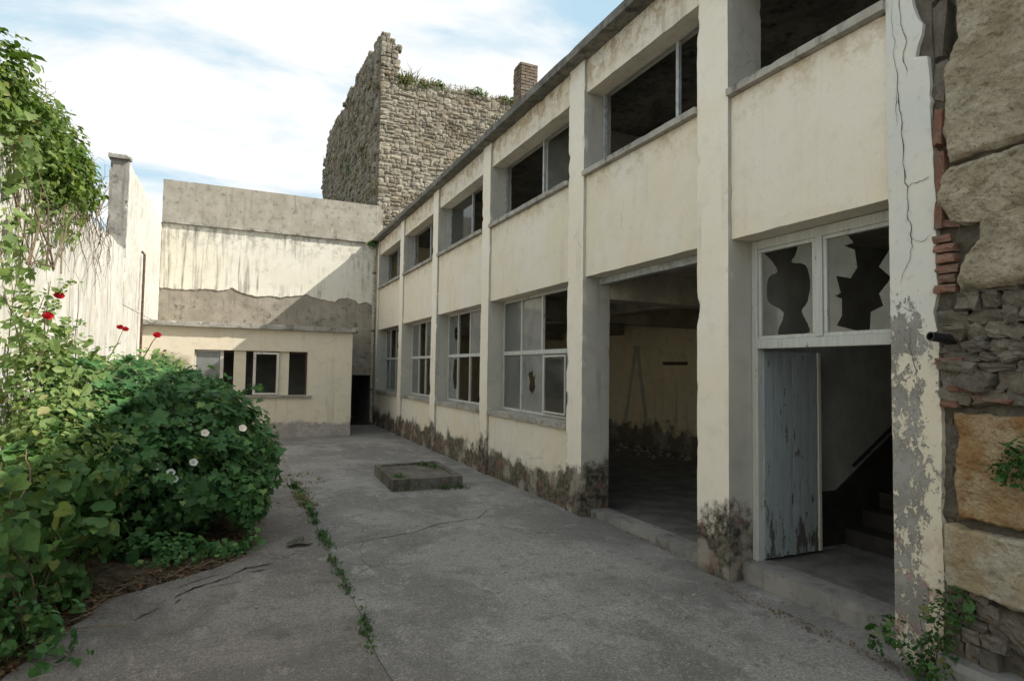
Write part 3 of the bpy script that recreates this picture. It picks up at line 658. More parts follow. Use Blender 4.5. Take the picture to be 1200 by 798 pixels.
XL = -2.291
LW = thing('side_wall', (-2.5, 9, 0), 'tall white side wall on the left, partly overgrown, with a higher part ending in a grey pier', 'wall')
V = []; F = []; ny = 190
def ltop(y): return 4.32+.12*noise.noise(Vector((y*.8, 4, 4)))+.06*noise.noise(Vector((y*4, 4, 4)))
for j in range(ny+1):
    y = -6+20.85*j/ny; tz = ltop(y); ring = []
    for k in range(14): 
        z = -.05+(tz+.05)*k/13; ring.append((XL+.02*noise.noise(Vector((0, y*.9, z*.9)))+.008*noise.noise(Vector((0, y*5, z*5))), y, z))
    ring += [(XL-.13, y, tz+.03), (XL-.33, y, tz), (XL-.38, y, -.05)]; V += ring
n_ = 17
for j in range(ny):
    for k in range(n_-1): a = j*n_+k; F.append((a, a+n_, a+n_+1, a+1))
MB().add(V, F).build('lower_wall', M['white'], LW)
MB().rough(-2.62, XL, 14.87, 20.9, 3.2, 6.26, step=.12, amp=.012, chip=.05).build('upper_wall', M['white'], LW)
MB().rough(-2.62, XL-.01, 14.88, 20.9, -.05, 3.198, step=.15, amp=.01, chip=.02).build('upper_wall', M['white'], LW)
MB().rough(-2.63, XL+.01, 14.78, 14.868, 4.2, 6.3, step=.06, amp=.01, chip=.06).build('pier', M['conc'], LW)
MB().rough(-2.66, XL+.04, 14.70, 14.95, 6.27, 6.36, step=.05, amp=.012, chip=.06).build('pier_cap', M['conc'], LW)
pp = MB().tube([(-2.21, 16.95, 2.2), (-2.21, 16.93, 4.62), (-2.27, 16.93, 4.7)], .028, 8).build('vent_pipe', M['rust'])
tag(pp, 'thin rusty pipe running up the white side wall by the annex roof', 'pipe')
pp = MB().tube([(-1.80, YA-.05, 1.6), (-1.79, YA-.05, 2.2), (-1.75, YA-.05, 2.33)], .035, 8).build('stub_pipe', M['rust'])
tag(pp, 'short rusty pipe on the annex front left of the window', 'pipe')
M['pipepaint'] = flat('pipe_paint', (.36, .33, .26), .8, .35, 12)
DP = thing('downpipe', (4.12, 20.62, 0), 'brown downpipe in the far corner of the long building', 'drainpipe')
MB().tube([(4.12, 20.6, .1), (4.11, 20.6, 3), (4.12, 20.6, 6.1), (4.2, 20.5, 6.24)], .05, 10).build('pipe', M['pipepaint'], DP)
for z in (1.2, 3.2, 5.2): MB().tube([(4.115, 20.6, z-.03), (4.115, 20.6, z+.03)], .065, 10).build('bracket', M['rust'], DP)

# ------------------------------------------------------------------ plinth in the yard
PL = thing('inspection_plinth', (2.85, 10.3, 0), 'low mossy concrete plinth with a sunken lid in the middle of the yard', 'plinth')
def quad_prism(pts, z0, z1):
    V = [(x, y, z0) for x, y in pts]+[(x, y, z1) for x, y in pts]; n = len(pts)
    return V, [tuple(range(n))[::-1], tuple(range(n, 2*n))]+[(i, (i+1) % n, (i+1) % n+n, i+n) for i in range(n)]
c4 = [Vector((2.25, 9.42)), Vector((3.42, 9.42)), Vector((3.50, 11.15)), Vector((2.30, 11.05))]
cc = sum(c4, Vector((0, 0)))/4; inn = [cc+(p-cc)*.84 for p in c4]
for i in range(4):
    j = (i+1) % 4
    m = MB(); n_ = 18; V = []; F = []
    for k in range(n_+1):
        o_ = c4[i].lerp(c4[j], k/n_); q_ = inn[i].lerp(inn[j], k/n_)
        for p, z in ((o_, -.02), (o_, .185), (q_, .19), (q_, .05)):
            jj = noise.noise_vector(Vector((p.x*9, p.y*9, z*9)))*.012; V.append((p.x+jj.x, p.y+jj.y, z+jj.z*.6*(z > 0)))
    for k in range(n_):
        for e in range(4): a = k*4+e; b = k*4+(e+1) % 4; F.append((a, b, b+4, a+4))
    F += [(0, 1, 2, 3), tuple(n_*4+e for e in (3, 2, 1, 0))]
    m.add(V, F).build('rim', M['plinth'], PL)
m = MB(); m.add(*quad_prism([tuple(p) for p in [cc+(p-cc)*.835 for p in c4]], .0, .155)); m.build('lid', M['plinth'], PL)

# ------------------------------------------------------------------ stone tower
T = thing('stone_tower', (7, 26, 0), 'ruined rubble-stone tower with broken top rising behind the end wall', 'tower')
YT = 21.9; XT = 4.42; TD = Vector((-.052, 1, 0)).normalized(); TL = 11.0
def ttop(x):  # height of the front wall
    return 12.55+min(1, max(0, (x-4.9)/1.2))*.3+.12*noise.noise(Vector((x*1.3, 8, 8)))+.1*noise.noise(Vector((x*5, 8, 8)))
def stop_(t):  # height of the side wall along its length
    return 14.25-.03*t+.05*noise.noise(Vector((t*1.1, 3, 8)))+.03*noise.noise(Vector((t*5, 3, 8)))-(.35 if t < .5 else 0)*0-(.0 if t < 9.6 else (t-9.6)*.7)
xs = [XT+.02+i*(7.2)/60 for i in range(61)]
m = MB(); m.prism([(xs[0], 3)]+[(x, ttop(x)-.06) for x in xs]+[(xs[-1], 3)], 1, YT-.075, YT+1.3); m.build('front_wall', M['towercore'], T)
m = MB(); V = []; F = []
for i in range(61):
    t = TL*i/60; z = stop_(t)-.05; p = Vector((XT, YT, 0))+TD*t
    taper = .55
    V += [(p.x-.06, p.y+.05, 3), (p.x-.06, p.y+.05, z), (p.x+taper, p.y+.05, z), (p.x+taper, p.y+.05, 3)]
for i in range(60):
    for k in range(4): a = i*4+k; b = i*4+(k+1) % 4; F.append((a, b, b+4, a+4))
F += [(0, 1, 2, 3), (243, 242, 241, 240)]
m.add(V, F).build('side_wall', M['towercore'], T)
box('tower_fill', M['towercore'], T, XT+.5, XT+7.2, YT+1.2, YT+10.5, 3, 12.2)
def stone_unit(seed):
    """roughly dressed stone, front towards -Y, unit size"""
    r = random.Random(seed); V = []; F = []; N = 4
    for j in range(N):
        for i in range(N):
            u = i/(N-1)-.5; v = j/(N-1)-.5; ed = i in (0, N-1) or j in (0, N-1); cor = i in (0, N-1) and j in (0, N-1)
            V.append((u*(1 if not cor else .9)+r.uniform(-.06, .06), (-.5 if not ed else -.40)+r.uniform(-.08, .06), v*(1 if not cor else .9)+r.uniform(-.08, .08)))
    for j in range(N-1):
        for i in range(N-1): a = j*N+i; F.append((a, a+1, a+N+1, a+N))
    ring = [0, 1, 2, 3, 7, 11, 15, 14, 13, 12, 8, 4]; b = len(V)
    for q in ring: V.append((V[q][0]*1.0, .5, V[q][2]*1.0))
    for k in range(12): F.append((ring[k], b+k, b+(k+1) % 12, ring[(k+1) % 12]))
    return V, F
UN = [stone_unit(s_) for s_ in range(8)]
UM = []
for V, F in UN: UM.append(MB().add(V, F).mesh('tower_stone', M['tower']))
cnt = 0; rest = MB(); cand = []
z = 6.9; row = 0
while z < 13.2:
    h = random.uniform(.1, .2); x = XT-.02+random.uniform(0, .02)
    first = True
    while x < 11.2:
        w = random.choice((.11, .15, .2, .26, .34))*random.uniform(.8, 1.2)*(1.25 if first else 1)
        zz = z+h/2
        if zz > 6.9+(x-XT)*.92-.6 and zz < ttop(x+w/2)+.03: cand.append((x+w/2, zz+random.uniform(-.05, .05), w, h*random.choice((.65, .8, .95, 1.05, 1.5))))
        x += w+random.uniform(.0, .02); first = False
    z += h
cand.sort(key=lambda c: -(c[2]*c[3])/(1+.1*(c[0]-XT)))
for i, (x, zz, w, h) in enumerate(cand):
    k = random.randrange(8); y = YT+random.uniform(-.022, .018)
    if i < 300:
        o = bpy.data.objects.new('stone', UM[k]); link(o, T, (x, y, zz)); o.scale = (w*.97, .24, h*.95); o.rotation_euler = (0, random.uniform(-.06, .06), 0)
    else:
        V, F = UN[k]; rest.add([(x+a*w*.97, y+b*.24, zz+c*h*.95) for a, b, c in V], F)
# upper spur seen above the front wall, and the long side face
z = 12.3
while z < 14.35:
    h = random.uniform(.14, .24); hw = .56*(1 if z < 13.9 else max(.2, 1-(z-13.9)*1.4)); x = XT-.03
    while x < XT+hw:
        w = random.uniform(.12, .26); V, F = UN[random.randrange(8)]; y = YT+.0+random.uniform(-.04, .03)
        rest.add([(x+w/2+a*w, y+b*.26, z+h/2+c*h*.96) for a, b, c in V], F); x += w
    z += h
z = 6.5
while z < 14.4:
    h = random.uniform(.16, .28); t = random.uniform(0, .2)
    while t < TL:
        w = random.uniform(.18, .42)
        if z < stop_(t)-.02:
            p = Vector((XT, YT, 0))+TD*(t+w/2); V, F = UN[random.randrange(8)]; bul = .07*noise.noise(Vector((t*.7, z*.7, 9)))+.05*noise.noise(Vector((t*2.2, z*2.2, 5)))+random.uniform(-.02, .03)+(.14 if noise.noise(Vector((t*.9, z*1.3, 21))) > .32 else 0)
            rest.add([(p.x+bul+b*.3, p.y-a*w, z+h/2+c*h) for a, b, c in V], F)
        t += w
    z += h
r_ = rest.build('small_stones', M['tower'], T, fix=False); r_['kind'] = 'stuff'

# ------------------------------------------------------------------ old stone wall on the right
W = thing('old_stone_wall', (4.6, 0, 0), 'ancient wall of big eroded limestone blocks, rubble and red bricks at the right edge', 'wall')
def fb(p, o=5): return noise.fractal(p, .9, 2.1, o)
def blk(name, mat, left, right, X, amp=.03, dep=.3, n=34, rnd=.05, freq=6., parent=None, seed=0., pit=0.):
    """left/right: polylines of (Y,Z) from top to bottom; the block's face looks towards -X"""
    def at(pl, t):
        L = [0]
        for a, b in zip(pl, pl[1:]): L.append(L[-1]+math.hypot(a[0]-b[0], a[1]-b[1]))
        d = t*L[-1]
        for i in range(len(pl)-1):
            if d <= L[i+1] or i == len(pl)-2:
                k = (d-L[i])/max(1e-6, L[i+1]-L[i]); return Vector((pl[i][0]+(pl[i+1][0]-pl[i][0])*k, pl[i][1]+(pl[i+1][1]-pl[i][1])*k))
    H = abs(left[0][1]-left[-1][1]); Wd = abs(left[0][0]-right[0][0]); nv = max(4, int(n*min(1.6, H/.8))); nu = max(4, int(nv*Wd/H)); V = []; F = []
    for j in range(nv+1):
        a = at(left, j/nv); b = at(right, j/nv)
        for i in range(nu+1):
            p = a.lerp(b, i/nu); e = min(i/nu*Wd, (1-i/nu)*Wd, j/nv*H, (1-j/nv)*H)
            q = Vector((seed, p.x, p.y)); x = X
            x += amp*.9*fb(q*freq, 7)+amp*.8*fb(q*2.2, 3)+amp*.5*abs(fb(q*freq*2.7, 5))
            if pit: x += pit*max(0, .34-noise.voronoi(q*13+noise.noise_vector(q*9)*.4)[0][0])*max(0, noise.noise(q*4)+.35)
            x += rnd*(1-min(1, e/rnd))**2
            wob = noise.noise_vector(q*11)*.016*(1 if e < .001 else .3)+noise.noise_vector(q*34)*.006
            V.append((x, p.x+wob.y, p.y+wob.z))
    for j in range(nv):
        for i in range(nu): c = j*(nu+1)+i; F.append((c, c+1, c+nu+2, c+nu+1))
    ring = [i for i in range(nu+1)]+[j*(nu+1)+nu for j in range(1, nv+1)]+[nv*(nu+1)+i for i in range(nu-1, -1, -1)]+[j*(nu+1) for j in range(nv-1, 0, -1)]
    b0 = len(V)
    for q in ring: V.append((X+dep, V[q][1], V[q][2]))
    for k in range(len(ring)): F.append((ring[k], b0+k, b0+(k+1) % len(ring), ring[(k+1) % len(ring)]))
    o = MB().add(V, F).build(name, mat, parent or W, smooth=False); return o
RE = .9
blk('stone', M['lime'], [(2.30, 4.95), (2.29, 4.5), (2.295, 4.26), (2.285, 4.16), (2.37, 3.98), (2.385, 3.73), (2.38, 3.58), (2.34, 3.36)], [(RE, 4.95), (RE, 3.38)], 4.19, .034, .4, 92, .045, 5, seed=1, pit=.06)
blk('stone', M['lime'], [(2.335, 3.33), (2.395, 3.24), (2.41, 3.09), (2.36, 2.96), (2.23, 2.92), (2.18, 2.93), (2.165, 2.82), (2.26, 2.72), (2.30, 2.55), (2.27, 2.5)], [(RE, 3.37), (RE, 2.53)], 4.185, .036, .4, 92, .04, 6, seed=2, pit=.07)
blk('stone', M['orange'], [(2.355, 1.715), (2.345, 1.5), (2.36, 1.3), (2.345, 1.05)], [(RE, 1.72), (RE, 1.02)], 4.215, .022, .4, 84, .025, 8, seed=3, pit=.05)
blk('stone', M['pale'], [(2.395, .99), (2.40, .8), (2.39, .61)], [(RE, 1.0), (RE, .56)], 4.15, .013, .45, 84, .02, 8, seed=4, pit=.03)
blk('stone', M['rubble'], [(2.30, .58), (2.22, .45), (2.20, .3)], [(RE, .55), (RE, .2)], 4.20, .05, .4, 30, .06, 6, seed=5)
blk('footing', M['step'], [(2.40, .19), (2.41, .08), (2.40, -.05)], [(RE, .15), (RE, -.05)], 4.05, .014, .5, 20, .04, 8, seed=6)
blk('stone', M['lime'], [(2.35, 6.6), (2.34, 5.8), (2.36, 4.98)], [(RE, 6.6), (RE, 4.97)], 4.2, .03, .4, 40, .06, 5, seed=7)
# coarse blocks behind the camera's side of the wall
z = -.05; sd = 10
for h in (.7, .6, .8, .75, .9, .7, .8, .75, .65):
    y = RE-.02
    while y > -6:
        w = random.uniform(.9, 1.7); blk('stone', M['lime' if random.random() < .7 else 'pale'], [(y, z+h-.02), (y, z)], [(y-w, z+h-.02), (y-w, z)], 4.2+random.uniform(-.03, .03), .03, .4, 10, .05, 5, seed=sd); sd += 1; y -= w+.03
    z += h
# mortar backing
V = []; F = []
nu, nv = 70, 200
for j in range(nv+1):
    for i in range(nu+1):
        y = 2.50-(2.50-RE+.3)*i/nu; zz = -.05+6.6*j/nv; q = Vector((3, y, zz)); ex = .0
        if zz > 3.9: ex = .12*min(1, (zz-3.9)/.3)
        V.append((4.262+.035*fb(q*7, 6)+ex*(1 if y > 2.1 else 0), y, zz))
for j in range(nv):
    for i in range(nu): c = j*(nu+1)+i; F.append((c, c+1, c+nu+2, c+nu+1))
MB().add(V, F).build('mortar', M['mortar'], W)
box('wall_core', M['mortar'], W, 4.42, 4.66, -6, 2.44, -.05, 6.6)
# bricks wedged between wall and pilaster
def rock(name, mat, x, y, z, w, d, h, rot=0., seed=0, amp=.12):
    N = 5; V = []; F = []; idx = {}
    for a in range(3):
        for sgn in (-1, 1):
            for i in range(N):
                for j in range(N):
                    p = [0, 0, 0]; p[a] = sgn; p[(a+1) % 3] = -1+2*i/(N-1); p[(a+2) % 3] = -1+2*j/(N-1); key = tuple(round(c, 3) for c in p)
                    if key not in idx:
                        v = Vector(p); l_ = max(1, v.length); v2 = v*(.82+.18/l_)*.5; q = Vector(key)*1.1+Vector((seed*3.7, seed, 0)); v2 += noise.noise_vector(q)*amp; idx[key] = len(V)
                        c, s_ = math.cos(rot), math.sin(rot); yy, zz = v2.y*w, v2.z*h
                        V.append((x+v2.x*d, y+yy*c-zz*s_, z+yy*s_+zz*c))
            for i in range(N-1):
                for j in range(N-1):
                    q = []
                    for di, dj in ((0, 0), (1, 0), (1, 1), (0, 1)):
                        p = [0, 0, 0]; p[a] = sgn; p[(a+1) % 3] = -1+2*(i+di)/(N-1); p[(a+2) % 3] = -1+2*(j+dj)/(N-1); q.append(idx[tuple(round(c, 3) for c in p)])
                    F.append(q)
    return MB().add(V, F).build(name, mat, W)
sd = 0
for (y, z, w, h, r) in ((2.405, 3.62, .055, .26, .05), (2.41, 3.3, .06, .33, -.03), (2.415, 3.02, .05, .2, .1), (2.395, 2.86, .12, .055, 0), (2.375, 2.795, .13, .055, .04), (2.37, 2.725, .12, .06, -.03), (2.38, 2.655, .13, .058, .02), (2.375, 2.59, .12, .055, .05), (2.38, 2.525, .13, .055, 0),
                        (2.33, 2.95, .12, .05, .2), (2.36, 2.05, .16, .045, 0), (2.30, 1.87, .2, .05, -.03), (2.15, 1.81, .2, .04, .02), (2.37, 1.77, .12, .05, .02)):
    rock('brick', M['brick'], 4.278+.012*math.sin(sd*2.3), y+.01*math.sin(sd*5.1), z, w*(1+.12*math.sin(sd*3.3)), .16, h*.96, r+.04*math.sin(sd*1.7), sd, .09); sd += 1
rr = random.Random(5)
z = 1.78
while z < 2.5:
    h = rr.uniform(.05, .12); y = 2.42 if z < 2.3 else 2.30
    while y > RE:
        w = rr.uniform(.07, .22); rock('rubble_stone', M['rubble'], 4.285+rr.uniform(-.02, .035), y-w/2, z+h/2, w*1.05, .2, h*1.1, rr.uniform(-.25, .25), sd, .2); sd += 1; y -= w+.008
    z += h
for z0, z1 in ((.18, .6),):
    z = z0
    while z < z1:
        h = rr.uniform(.07, .14); y = 2.42
        while y > 2.2:
            w = rr.uniform(.07, .16); rock('rubble_stone', M['rubble'], 4.27, y-w/2, z+h/2, w, .18, h, rr.uniform(-.2, .2), sd, .12); sd += 1; y -= w
        z += h
for (y, z, w, h) in ((2.43, 4.3, .1, .4), (2.42, 3.95, .09, .28), (2.44, 4.75, .12, .45), (2.42, 1.3, .06, .2), (2.41, 1.0, .05, .14), (2.42, 1.58, .06, .22), (2.42, 2.3, .08, .14)):
    rock('rubble_stone', M['rubble'], 4.34, y, z, w, .16, h, .1, sd, .1); sd += 1
BP = thing('black_pipe', (4.1, 2.34, 2.19), 'short black pipe sticking out of the rubble beside the cracked pilaster', 'pipe')
m = MB(); V = []; F = []; N = 16
a0 = Vector((4.30, 2.32, 2.175)); a1 = Vector((4.03, 2.375, 2.205)); ax = (a1-a0).normalized(); e1 = ax.cross(Vector((0, 0, 1))).normalized(); e2 = ax.cross(e1)
for p, r in ((a0, .03), (a1, .03), (a1, .022), (a1-ax*.12, .022)):
    for k in range(N): V.append(p+(e1*math.cos(6.2832*k/N)+e2*math.sin(6.2832*k/N))*r)
for s_ in range(3):
    for k in range(N): F.append((s_*N+k, s_*N+(k+1) % N, (s_+1)*N+(k+1) % N, (s_+1)*N+k))
F.append(tuple(range(3*N, 4*N))); m.add(V, F).build('pipe', M['black'], BP)
m = MB(); m.tube([a0+ax*.13, a0+ax*.17], .036, 14); m.build('collar', M['black'], BP)

# ------------------------------------------------------------------ vegetation
OVAL = ([(0, 0, 0), (-.3, .3, .06), (.3, .3, .06), (0, .45, -.02), (-.26, .68, .05), (.26, .68, .05), (0, 1, -.1)], [(0, 3, 1), (0, 2, 3), (1, 3, 4), (2, 5, 3), (3, 6, 4), (3, 5, 6)])
HEART = ([(0, .08, 0), (-.3, -.08, .03), (-.5, .2, .07), (-.38, .55, .05), (0, 1, -.12), (.38, .55, .05), (.5, .2, .07), (.3, -.08, .03), (0, .5, -.04)],
         [(0, 8, 1), (1, 8, 2), (2, 8, 3), (3, 8, 4), (4, 8, 5), (5, 8, 6), (6, 8, 7), (7, 8, 0)])
LOBED = ([(0, .05, 0), (-.28, -.1, .02), (-.55, .12, .05), (-.32, .34, .0), (-.5, .62, .06), (-.2, .6, 0), (0, 1, -.1), (.2, .6, 0), (.5, .62, .06), (.32, .34, 0), (.55, .12, .05), (.28, -.1, .02), (0, .4, -.04)],
         [(12, i, i+1) for i in range(11)]+[(12, 11, 0)])
def frames(nrm, rng):
    n = nrm/np.linalg.norm(nrm, axis=1, keepdims=True); r = rng.normal(size=n.shape); r[:, 2] -= .7
    t = r-(r*n).sum(1, keepdims=True)*n; t /= np.linalg.norm(t, axis=1, keepdims=True); s = np.cross(t, n); return s, t, n
def leaf_mesh(name, mat, P, Nn, size, tmpl, org):
    V, F = tmpl; V = np.array(V); V = V-np.array([0, .1, 0]); s, t, n = frames(Nn, rng)
    N = len(P); A = (V[None, :, 0, None]*s[:, None]+V[None, :, 1, None]*t[:, None]+V[None, :, 2, None]*n[:, None])*size[:, None, None]+P[:, None]
    A = A.reshape(-1, 3)-np.array(org); k = len(V); Fa = (np.array(F)[None]+(np.arange(N)*k)[:, None, None]).reshape(-1)
    me = bpy.data.meshes.new(name); nf = len(Fa)//3; me.vertices.add(len(A)); me.vertices.foreach_set('co', A.ravel()); me.loops.add(len(Fa)); me.loops.foreach_set('vertex_index', Fa.astype(np.int32))
    me.polygons.add(nf); me.polygons.foreach_set('loop_start', np.arange(0, len(Fa), 3, dtype=np.int32)); me.update(calc_edges=True); me.validate(); me.materials.append(mat); return me
def leaf_unit(name, mat, tmpl): return MB().add(*[[tuple(np.array(v)-np.array([0, .1, 0])) for v in tmpl[0]], tmpl[1]]).mesh(name, mat)
def blobs(spec, n, inner=.3, seed=0):
    """points near the surface of overlapping lumps; returns positions and outward normals"""
    g = np.random.default_rng(seed); C = np.array([s[0] for s in spec]); Rr = np.array([s[1] for s in spec]); wt = np.array([np.prod(s[1])**(2/3)*(s[2] if len(s) > 2 else 1) for s in spec]); wt = wt/wt.sum(); P = []; Nn = []
    tot = 0
    while tot < n:
        k = g.choice(len(spec), size=4000, p=wt); d = g.normal(size=(4000, 3)); d /= np.linalg.norm(d, axis=1, keepdims=True)
        r = np.where(g.random(4000) < inner, g.uniform(.35, .8, 4000), g.uniform(.78, 1.08, 4000))
        p = C[k]+d*Rr[k]*r[:, None]
        lump = np.array([noise.noise(Vector(q*2.6))+.6*noise.noise(Vector(q*6.5)) for q in p])
        p = p+d*Rr[k]*(lump*.32)[:, None]
        ins = np.zeros(4000, bool)
        for j in range(len(spec)):
            e = (((p-C[j])/Rr[j])**2).sum(1); ins |= (e < .5) & (k != j) & (g.random(4000) < .8)
        ok = ~ins & (lump > -.33) & (p[:, 2] > .02); p = p[ok]; d = d[ok]; P.append(p); Nn.append(d); tot += len(p)
    P = np.concatenate(P)[:n]; Nn = np.concatenate(Nn)[:n]
    Nn = Nn*.8+np.array([.12, -.15, .55])+g.normal(size=Nn.shape)*.42
    return P, Nn
CAM = np.array([0, 0, 1.95])
def plant(name, loc, label, cat, spec, n, tmpl, mat, size, nind, seed, xmin=None, stems=18, stemmat='stem', pw=.42, base=None, inner=.3, group=None, bj=1., sr=1., spray=0, slen=1.):
    t = thing(name, loc, label, cat, group); P, Nn = blobs(spec, n, inner, seed)
    if spray:
        g2 = np.random.default_rng(seed+5); extra = []; en = []
        for q in g2.integers(0, len(P), spray):
            b = P[q]; d = Nn[q]/np.linalg.norm(Nn[q])+np.array([0, 0, .35])+g2.normal(size=3)*.35; d /= np.linalg.norm(d); L = g2.uniform(.15, .42)*slen
            for k in range(int(L/(size*.42))+2):
                u = k*size*.42; c = b+d*u+np.array([0, 0, -.55*u*u/L])+g2.normal(size=3)*size*.3; extra.append(c); en.append(g2.normal(size=3)*.5+np.array([0, -.2, .8]))
        P = np.concatenate([P, np.array(extra)]); Nn = np.concatenate([Nn, np.array(en)]); ok = P[:, 2] > .02; P = P[ok]; Nn = Nn[ok]
    if xmin is not None: ok = P[:, 0] > xmin; P = P[ok]; Nn = Nn[ok]
    g = np.random.default_rng(seed+1); sz = size*np.exp(g.normal(size=len(P))*pw)*np.array([1+.45*noise.noise(Vector(q*2.2)) for q in P])
    if nind:
        fc = (Nn*(CAM-P)).sum(1)/np.linalg.norm(CAM-P, axis=1); score = sz/np.linalg.norm(P-CAM, axis=1)*(1+.5*(fc > 0)); out = (P-np.array(spec[0][0])); idx = np.argsort(-score)
        ind = idx[:nind]; rest_ = idx[nind:]; um = leaf_unit('single_leaf', mat, tmpl); s, tt, nn = frames(Nn[ind], g)
        for q in range(len(ind)):
            o = bpy.data.objects.new('leaf', um); link(o, t, P[ind[q]])
            o.matrix_basis = Matrix.Translation(o.location) @ Matrix((s[q], tt[q], nn[q])).transposed().to_4x4() @ Matrix.Scale(sz[ind[q]], 4)
    else: rest_ = np.arange(len(P))
    me = leaf_mesh('foliage', mat, P[rest_], Nn[rest_], sz[rest_], tmpl, loc); o = bpy.data.objects.new('foliage', me); link(o, t, loc); o['kind'] = 'stuff'
    m = MB(); rr = random.Random(seed)
    for k in range(stems):
        tgt = Vector(P[rr.randrange(len(P))]); b = Vector(base or loc)+Vector((rr.uniform(-.3, .3), rr.uniform(-.5, .5), 0))*bj; b.z = max(b.z, 0)
        mid = b.lerp(tgt, .5)+Vector((rr.uniform(-.15, .15), rr.uniform(-.15, .15), .25*(tgt-b).length*.6)); pts = []
        for i in range(9):
            u = i/8; pts.append(b*(1-u)**2+mid*2*u*(1-u)+tgt*u*u+noise.noise_vector(Vector((k, u*4, seed)))*.04)
        m.tube(pts, rr.uniform(.006, .013)*sr, 5, .002)
    if stems: o = m.build('stems', M[stemmat], t)
    if stems > 30:
        wm = MB()
        for k in range(26):
            c_, r_ = spec[rr.randrange(len(spec))][:2]; tgt = Vector((c_[0]+rr.uniform(-1, 1)*r_[0], c_[1]+rr.uniform(-1.1, .3)*r_[1], c_[2]+rr.uniform(.2, 1.1)*r_[2])); b = Vector(base)+Vector((rr.uniform(-.4, .4), rr.uniform(-.6, .3), 0)); pts = []
            for i in range(10):
                u = i/9; p = b.lerp(tgt, u); p.z += .35*math.sin(u*3.1)*(tgt-b).length*.5; pts.append(p+noise.noise_vector(Vector((k*2.1, u*3, seed)))*.09)
            wm.tube(pts, rr.uniform(.006, .012), 5, .003)
        wm.build('branches', M['twig'], t)
    return t
def rose(parent, p, s=.05, name='rose'):
    V = []; F = []; r = random.Random(int(p[0]*100+p[2]*1000))
    for ring, (rad_, hh, n, tilt) in enumerate(((.25, .75, 3, .2), (.5, .62, 5, .45), (.8, .45, 6, .75), (1.0, .2, 6, 1.0))):
        for k in range(n):
            a = 6.283*k/n+ring*.7+r.uniform(-.2, .2); c, s_ = math.cos(a), math.sin(a); w = rad_*.75
            base = Vector((c*.08, s_*.08, 0)); l1 = Vector((c*rad_*.7-s_*w*.7, s_*rad_*.7+c*w*.7, hh*.6)); l2 = Vector((c*rad_*.7+s_*w*.7, s_*rad_*.7-c*w*.7, hh*.6)); tp = Vector((c*rad_, s_*rad_, hh+.05)); md = Vector((c*rad_*.85, s_*rad_*.85, hh*.5))
            b = len(V); V += [base, l1, tp, l2, md]; F += [(b, b+4, b+1), (b+1, b+4, b+2), (b+2, b+4, b+3), (b+3, b+4, b)]
    d = (Vector(CAM)-Vector(p)).normalized()*.6+Vector((.1, 0, .6)); q = d.to_track_quat('Z', 'Y').to_matrix()
    return MB().add([q @ (Vector(v)*s)+Vector(p) for v in V], F).build(name, M['rose'], parent, fix=False)
def bindweed(parent, p, s=.04):
    V = [Vector((0, 0, -.6))]; F = []; N = 12
    for rr_, z in ((.18, -.3), (.35, 0), (1.0, .28)):
        for k in range(N):
            a = 6.283*k/N; q = rr_*(1+.08*math.cos(5*a)); V.append(Vector((q*math.cos(a), q*math.sin(a), z)))
    for k in range(N): F.append((0, 1+k, 1+(k+1) % N))
    for j in range(2):
        for k in range(N): a = 1+j*N+k; b = 1+j*N+(k+1) % N; F.append((a, a+N, b+N, b))
    d = (Vector(CAM)-Vector(p)).normalized()*.7+Vector((.2, -.1, .45)); q = d.to_track_quat('Z', 'Y').to_matrix()
    return MB().add([q @ (v*s)+Vector(p) for v in V], F).build('white_flower', M['wpetal'], parent, fix=False)

bush = plant('bindweed_bush', (-.8, 8, 0), 'big dark green bush with small white trumpet flowers in the bed', 'bush',
      [((-.85, 8.3, 1.0), (.95, 1.15, .88)), ((-.2, 8.0, .92), (.55, .85, .68)), ((-1.3, 8.0, 1.05), (.75, 1.1, .9)), ((-1.0, 9.0, 1.42), (.7, .9, .52)), ((-.25, 7.5, .7), (.45, .55, .5)), ((-.75, 7.3, .78), (.6, .5, .48)), ((.12, 8.4, .75), (.38, .6, .45)), ((-.5, 8.7, 1.2), (.5, .7, .48)), ((.05, 7.35, .5), (.28, .3, .38))],
      13500, LOBED, M['bushleaf'], .066, 300, 11, stems=60, base=(-.8, 8.2, 0), inner=.3, spray=170)
for p in ((-.74, 7.0, .92), (-.57, 6.98, .79), (-.40, 6.97, .95), (.05, 7.15, 1.27), (-.31, 7.05, 1.24), (-.6, 6.96, .86), (.2, 7.7, .95)): bindweed(bush, p, .042)
P_, N_ = None, None
rose_pl = plant('climbing_rose', (-1.9, 8.2, 0), 'tall climbing rose with red blooms against the left wall', 'rose bush',
      [((-1.7, 7.5, 1.55), (.45, .9, .7)), ((-1.55, 8.6, 1.6), (.5, 1.0, .45)), ((-1.8, 7.1, 2.25), (.22, .5, .45), .8), ((-1.5, 6.7, 1.0), (.5, .7, .7)), ((-1.75, 9.9, 1.6), (.35, 1.1, .4), .6), ((-1.1, 9.6, 1.9), (.45, .5, .2), .7)],
      5000, OVAL, M['roseleaf'], .058, 280, 21, xmin=-2.25, stems=60, base=(-1.8, 7.8, .05), inner=.35, sr=.7, spray=130, slen=1.3)
for p in ((-1.6, 6.99, 2.59), (-1.6, 6.66, 2.37), (-1.53, 10.2, 2.45), (-1.58, 10.1, 2.47), (-.9, 8.13, 2.29)): rose(rose_pl, p, .05)
m = MB(); m.tube([(-1.2, 8.6, 1.9), (-1.05, 8.4, 2.05), (-.95, 8.2, 2.22), (-.9, 8.13, 2.28)], .007, 5, .004); m.tube([(-1.7, 9.8, 1.9), (-1.6, 10.0, 2.2), (-1.55, 10.15, 2.44)], .007, 5, .004); m.build('stems', M['stem'], rose_pl)
